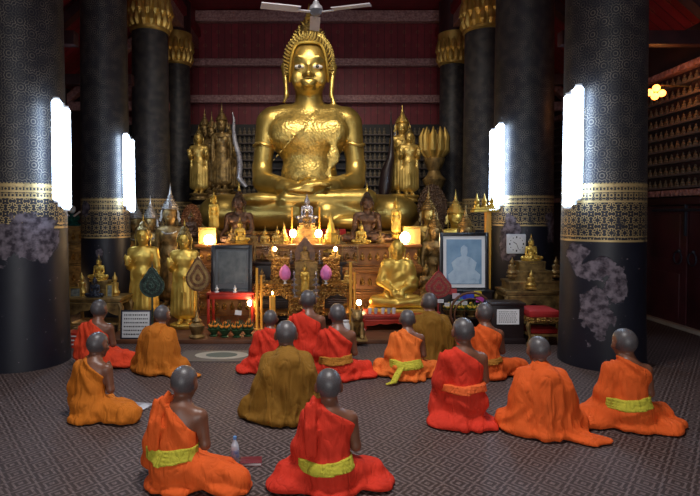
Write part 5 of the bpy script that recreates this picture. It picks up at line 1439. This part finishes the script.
    if style == 'toga':
        al = math.radians(cutang)
        ca, sa = math.cos(al), math.sin(al)
        x0, z0 = -.062, .600+L
        R.cut(lambda X, Y, Z: np.maximum((X-x0)*sa*.94+(Z-z0)*ca+wob(Z+Y), -10+0*Y)*.9)
        S, E_, Wr = arms[1]     # free the bare right arm
        R.cap((S[0]+.01, S[1], S[2]), (E_[0]+.012, E_[1], E_[2]+.02), .052, .050, .008, 's')
        R.cap((E_[0]+.012, E_[1], E_[2]+.02), Wr, .048, .045, .008, 's')
    else:
        R.cut(lambda X, Y, Z: Z-(.622+L)+.012*np.sin(X*14+seed)+0*Y)
    R.cap((0, .018+sh(.56), .56+L), (HC[0], HC[1]-.018, HC[2]-.02), .060, .060, .008, 's')
    base_F = R.F.copy()
    amp = 1.0
    def folds(X, Y, Z):
        w1 = sn(X, Y, Z, seed, .7); w2 = sn(X, Y, Z, seed+50, 1.5)
        if style == 'toga':
            th = np.arctan2(X+.20, .66+L-Z+.02*w1)
            up = np.clip((Z-.16-L)/.08, 0, 1)
            f1 = .0045*np.sin(th*19+1.8*w1+seed)-.0065*(1-2*np.abs(np.sin(th*7.3+1.4*w1+seed*2)))
            f2 = -.008*(1-2*np.abs(np.sin(8*X-7*Y+12*Z+2.2*w2+seed)))+.0085*np.sin(11*(X*math.cos(seed)+.8*Y)+30*Z*(.5)+2.6*w1)+.006*np.sin(30*X+18*Y-16*Z+3*w2)
            return f1*up*(1-.3*w2)+f2*(1-up)
        ph = np.arctan2(X, -(Y-.04))
        dn = np.clip((.58+L-Z)/.45, .12, 1)
        r1 = 1-2*np.abs(np.sin(ph*3.0+1.3*w1+1.6*Z+seed)); r2 = 1-2*np.abs(np.sin(ph*6.5+2.6*w2-2.2*Z+seed))
        f1 = -(.012*r1+.008*r2)*dn+.006*np.sin(13*X+15*Z+3*w1)*dn
        return f1+.003*w2
    R.disp(folds)
    # crumpled hem
    R.disp(lambda X, Y, Z: np.clip(.08-Z, 0, .1)*.12*(np.sin(8*np.arctan2(X, Y)+3*sn(X, Y, 0*Z, seed+9, 1))))
    R.cut(lambda X, Y, Z: .002-Z+0*X+0*Y)
    R2 = Fld((-.80, -.52, 0), (.80, .62, .74+L), .0125); legf(R2, .014); R2.ell((0, 0, .13+L), (.176, .140, .140), .04); R2.ell((0, .0+sh(.28), .25+L), (.143, .104, .13), .04); R2.cut(lambda X, Y, Z: .002-Z+0*X+0*Y)
    for k, (kn, ft) in zip((1, -1), KN): R2.cap((kn[0], kn[1], .06), (ft[0], ft[1], .05), .078, .062, .02)
    for k, (kn, ft) in zip((1, -1), KN):
        dx = Vector((ft[0]-kn[0], ft[1]-kn[1], 0)).normalized()*.10; R2.cap((ft[0], ft[1], .045), (ft[0]+dx.x, ft[1]+dx.y, .03), .056, .046, .03)
    R2.cut(lambda X, Y, Z: .002-Z+0*X+0*Y); R.F = np.minimum(R.F, R2.F)
    R.mesh('robe', robe_mat, root)
    if style == 'toga' and band:
        # folded length of cloth over the left shoulder
        D = Fld((-.26, -.26, .10), (-.0, .20, .66+L), .0115)
        yb = -.098+sh(.4)
        D.chain([(-.105, .045+sh(.55), .575+L), (-.125, -.055+sh(.5), .545+L), (-.135, -.095+sh(.42), .42+L), (-.135, yb+.012-.02, .30+L)], [.05, .048, .050, .046], .02, sy=.30)
        D.disp(lambda X, Y, Z: .0035*np.sin(X*120+3*sn(X, Y, Z, seed+3, .6)))
        D.mesh('shoulder_fold', robe_mat, root)
    if sash:
        sm, zc, hh, tail = sash
        S_ = Fld((-.34, -.34, .04), (.34, .34, .5+L), .0115)
        sg = Fld((-.34, -.34, .04), (.34, .34, .5+L), .0115)
        trunk(S_, g+(.030 if kneel else .012))
        if style != 'toga': pass
        S_.cap((-.15, .03, .3+L), (-.14, .05, .14), .075, .09, .04)
        S_.cut(lambda X, Y, Z: np.abs(Z-(zc+L)-.05*X-.006*np.sin(X*18))-hh+0*Y)
        S_.disp(lambda X, Y, Z: .0032*np.sin(Z*260+X*22+2.2*sn(X, Y, Z, seed+7, .8)))
        S_.mesh('sash', sm, root)
        if tail:
            b = MB(); pts = [(tail[0]*.4, -.15, zc+L-.02), (tail[0]*.6, -.20, .12), (tail[0]*.85, -.27, .035), (tail[0]*1.15, -.30, .02)]
            prev = None
            for j in range(3): b.tube([(p_[0]+.022*(j-1), p_[1], p_[2]+.004*j) for p_ in pts], [.016, .02, .018, .010], 8)
            b.build('sash_end', sm, root)
    return root
MONKS = [
 dict(px=98, ytop=300, ybase=374, robe_mat=C_RED, style='toga', legs='right', seed=3, lean=.06, label='monk in red orange robe, bare right shoulder, nearest the left pillar, behind the amber one'),
 dict(px=92, ytop=334, ybase=430, robe_mat=C_AMB, style='toga', legs='rightwide', seed=4, lean=.08, turn=-.25, label='monk in amber robe seated left of the white papers on the carpet'),
 dict(px=157, ytop=306.5, ybase=379, robe_mat=C_BRN, style='cloak', legs='both', seed=6, lean=.10, turn=-.25, extra=[(.42, -.05, .26, .13, .045)], label='monk wrapped in a brownish orange cloak spread right, before the white notice board'),
 dict(px=178, ytop=371, ybase=507, robe_mat=C_OR, style='toga', legs='rightwide', seed=8, cutang=46, band=True,  lean=.10, turn=-.15, sash=(C_YEL, .245, .044, None), label='monk in bright orange robe with lime yellow sash, beside the water bottle', headtilt=.25),
 dict(px=270, ytop=311, ybase=380, robe_mat=C_VERM, style='toga', legs='both', seed=10, cutang=12,  lean=.09, label='monk in red robe with covered back, left of altar centre behind the ochre cloak'),
 dict(px=288, ytop=323.5, ybase=431, robe_mat=C_OCH, style='cloak', legs='both', seed=12, lean=.12, turn=.12, label='monk wrapped in a plain dark ochre cloak at the centre of the group'),
 dict(px=308, ytop=290, ybase=376, robe_mat=C_VERM, style='toga', legs='cross', seed=13, cutang=36,  lean=.05, kneel=True, label='monk in vermilion robe directly before the altar centre, highest head of the group'),
 dict(px=338, ytop=304, ybase=386, robe_mat=C_VERM, style='toga', legs='both', seed=14, lean=.05, turn=.05, sash=(C_BSASH, .225, .044, None), label='monk in red robe with ochre sash, right of the altar centre'),
 dict(px=330, ytop=373, ybase=511, robe_mat=C_VERM, style='toga', legs='both', seed=15, cutang=34, band=True,  lean=.08, turn=.05, sash=(C_YEL, .20, .037, None), label='monk in red orange robe with lime yellow sash, front centre, both knees spread'),
 dict(px=407, ytop=311, ybase=386, robe_mat=C_ORL, style='toga', legs='cross', seed=16, cutang=30,  lean=.10, turn=-.1, sash=(C_YEL, .19, .050, (-.22, 0)), label='monk in light orange robe with a yellow sash whose end trails on the floor'),
 dict(px=431, ytop=294, ybase=368, robe_mat=C_OCH, style='cloak', legs='both', seed=17, lean=.12, label='monk wrapped in a brown ochre cloak in front of the red leaf fan'),
 dict(px=463, ytop=318, ybase=436, robe_mat=C_VERM, style='toga', legs='kneel', seed=19, cutang=40,  lean=.03, kneel=True, sash=(C_OSASH, .24, .032, None), label='monk kneeling upright in red robe with orange sash, right of centre'),
 dict(px=485, ytop=303, ybase=384, robe_mat=C_OR, style='toga', legs='right', seed=20, cutang=30,  lean=.05, label='monk in orange robe with bare right arm in front of the podium', sash=(C_BSASH, .2, .03, None)),
 dict(px=541, ytop=340, ybase=447, robe_mat=C_OR, style='cloak', legs='both', seed=22, lean=.12, turn=-.1, extra=[(.34, -.12, .20, .10, .04)], label='monk wrapped in an orange cloak over both shoulders, left of the right pillar foot'),
 dict(px=626, ytop=330, ybase=440, robe_mat=C_OR, style='toga', legs='both', seed=23, cutang=24,  lean=.06, turn=-.05, sash=(C_YEL, .225, .045, None), extra=[(-.32, .03, .16, .12, .07), (.26, -.08, .14, .11, .05)], label='rightmost monk, orange robe with lime yellow sash, in front of the right pillar'),
]
import sys as _s
for i, k in enumerate(MONKS):
    monk(i, **k)
# ------------------------------------------------------------------ things on the carpet
q = FL(235, 466); r = thing('water_bottle', 'clear plastic water bottle with blue label beside the red book', 'bottle', (q.x, q.y, 0))
b = MB(); b.lathe([(.028, 0), (.032, .01), (.032, .05), (.030, .06), (.032, .07), (.032, .15), (.026, .17), (.013, .195), (.013, .21)], segs=20); b.build('bottle', GLASS if False else M('clear_plastic', (.45, .52, .60), .12, 0, var=.1), r)
b = MB(); b.lathe([(.0335, .075), (.0335, .13)], segs=20); b.build('label', M('blue_label', (.05, .18, .5), .4, vs=30, col2=(.5, .55, .6)), r)
b = MB(); b.lathe([(.015, .205), (.015, .225), (.012, .228)], segs=16); b.build('cap', M('blue_cap', (.1, .3, .65), .4), r)
r.scale = (.9, .9, .95)
q = FL(251, 463); r = thing('book', 'dark red hardback book lying right of the water bottle', 'book', (q.x, q.y, 0), .06)
b = MB(); b.box((0, 0, .022), (.155, .105, .004), .001); b.box((0, 0, .002), (.155, .105, .004), .001); b.box((-.076, 0, .012), (.004, .105, .024), .001); b.build('cover', M('maroon_cover', (.16, .012, .02), .5), r)
b = MB(); b.box((.002, 0, .012), (.145, .098, .017)); b.build('pages', PAPER, r)
q = FL(137, 408); r = thing('paper_booklet', 'white folded papers on the carpet right of the amber robed monk', 'papers', (q.x, q.y, .001), -.2)
b = MB(); b.prism([(-.09, 0), (0, .004), (.09, 0), (.10, .012), (.05, .026), (0, .008), (-.06, .02), (-.10, .010)], -.055, .055); b.build('sheets', M('bluish_paper', (.5, .52, .58), .7, var=.15), r)
b = MB(); b.box((.0, .05, .006), (.22, .12, .012), .002); b.build('booklet', M('grey_cover', (.3, .3, .34), .6), r)
q = FL(192, 362); r = thing('paper_booklet', 'small pale booklet on the carpet between the left monks', 'papers', (FL(122, 356).x, FL(122, 356).y, .001), .2)
b = MB(); b.box((0, 0, .006), (.13, .09, .01), .002); b.build('booklet', M('beige_cover', (.36, .33, .3), .6), r)
# ------------------------------------------------------------------ light
def area(loc, rot, sx, sy, e, col):
    ld = bpy.data.lights.new('daylight_or_fill', 'AREA'); ld.shape = 'RECTANGLE'; ld.size = sx; ld.size_y = sy; ld.energy = e; ld.color = col
    o = bpy.data.objects.new('daylight_or_fill', ld); COL.objects.link(o); o.location = loc; o.rotation_euler = rot; return o
area((-.3, -4.6, 2.0), (math.radians(88), 0, 0), 4.2, 3.4, 215, (1.0, .96, .92))
area((0, 7.6, 7.3), (math.radians(46), 0, 0), 2.4, .5, 62, (1.0, .93, .82)).data.spread = math.radians(75)  # unseen ceiling light added to brighten the great Buddha, no fixture
area((0, 3.9, 7.3), (math.radians(8), 0, 0), 2.0, .6, 100, (1.0, .97, .95)).data.spread = math.radians(80)  # second added ceiling light above the nave, unseen and without a fixture
w = bpy.data.worlds.new('world'); scene.world = w; w.use_nodes = True
w.node_tree.nodes['Background'].inputs[0].default_value = (.75, .85, 1, 1); w.node_tree.nodes['Background'].inputs[1].default_value = .5
scene.view_settings.view_transform = 'Standard'; scene.view_settings.look = 'None'; scene.view_settings.gamma = 1
scene.view_settings.use_curve_mapping = False
scene.view_settings.exposure = 0.0
scene.cycles.use_denoising = True
scene.cycles.max_bounces = 5; scene.cycles.diffuse_bounces = 3; scene.cycles.glossy_bounces = 3
scene.cycles.sample_clamp_indirect = 4
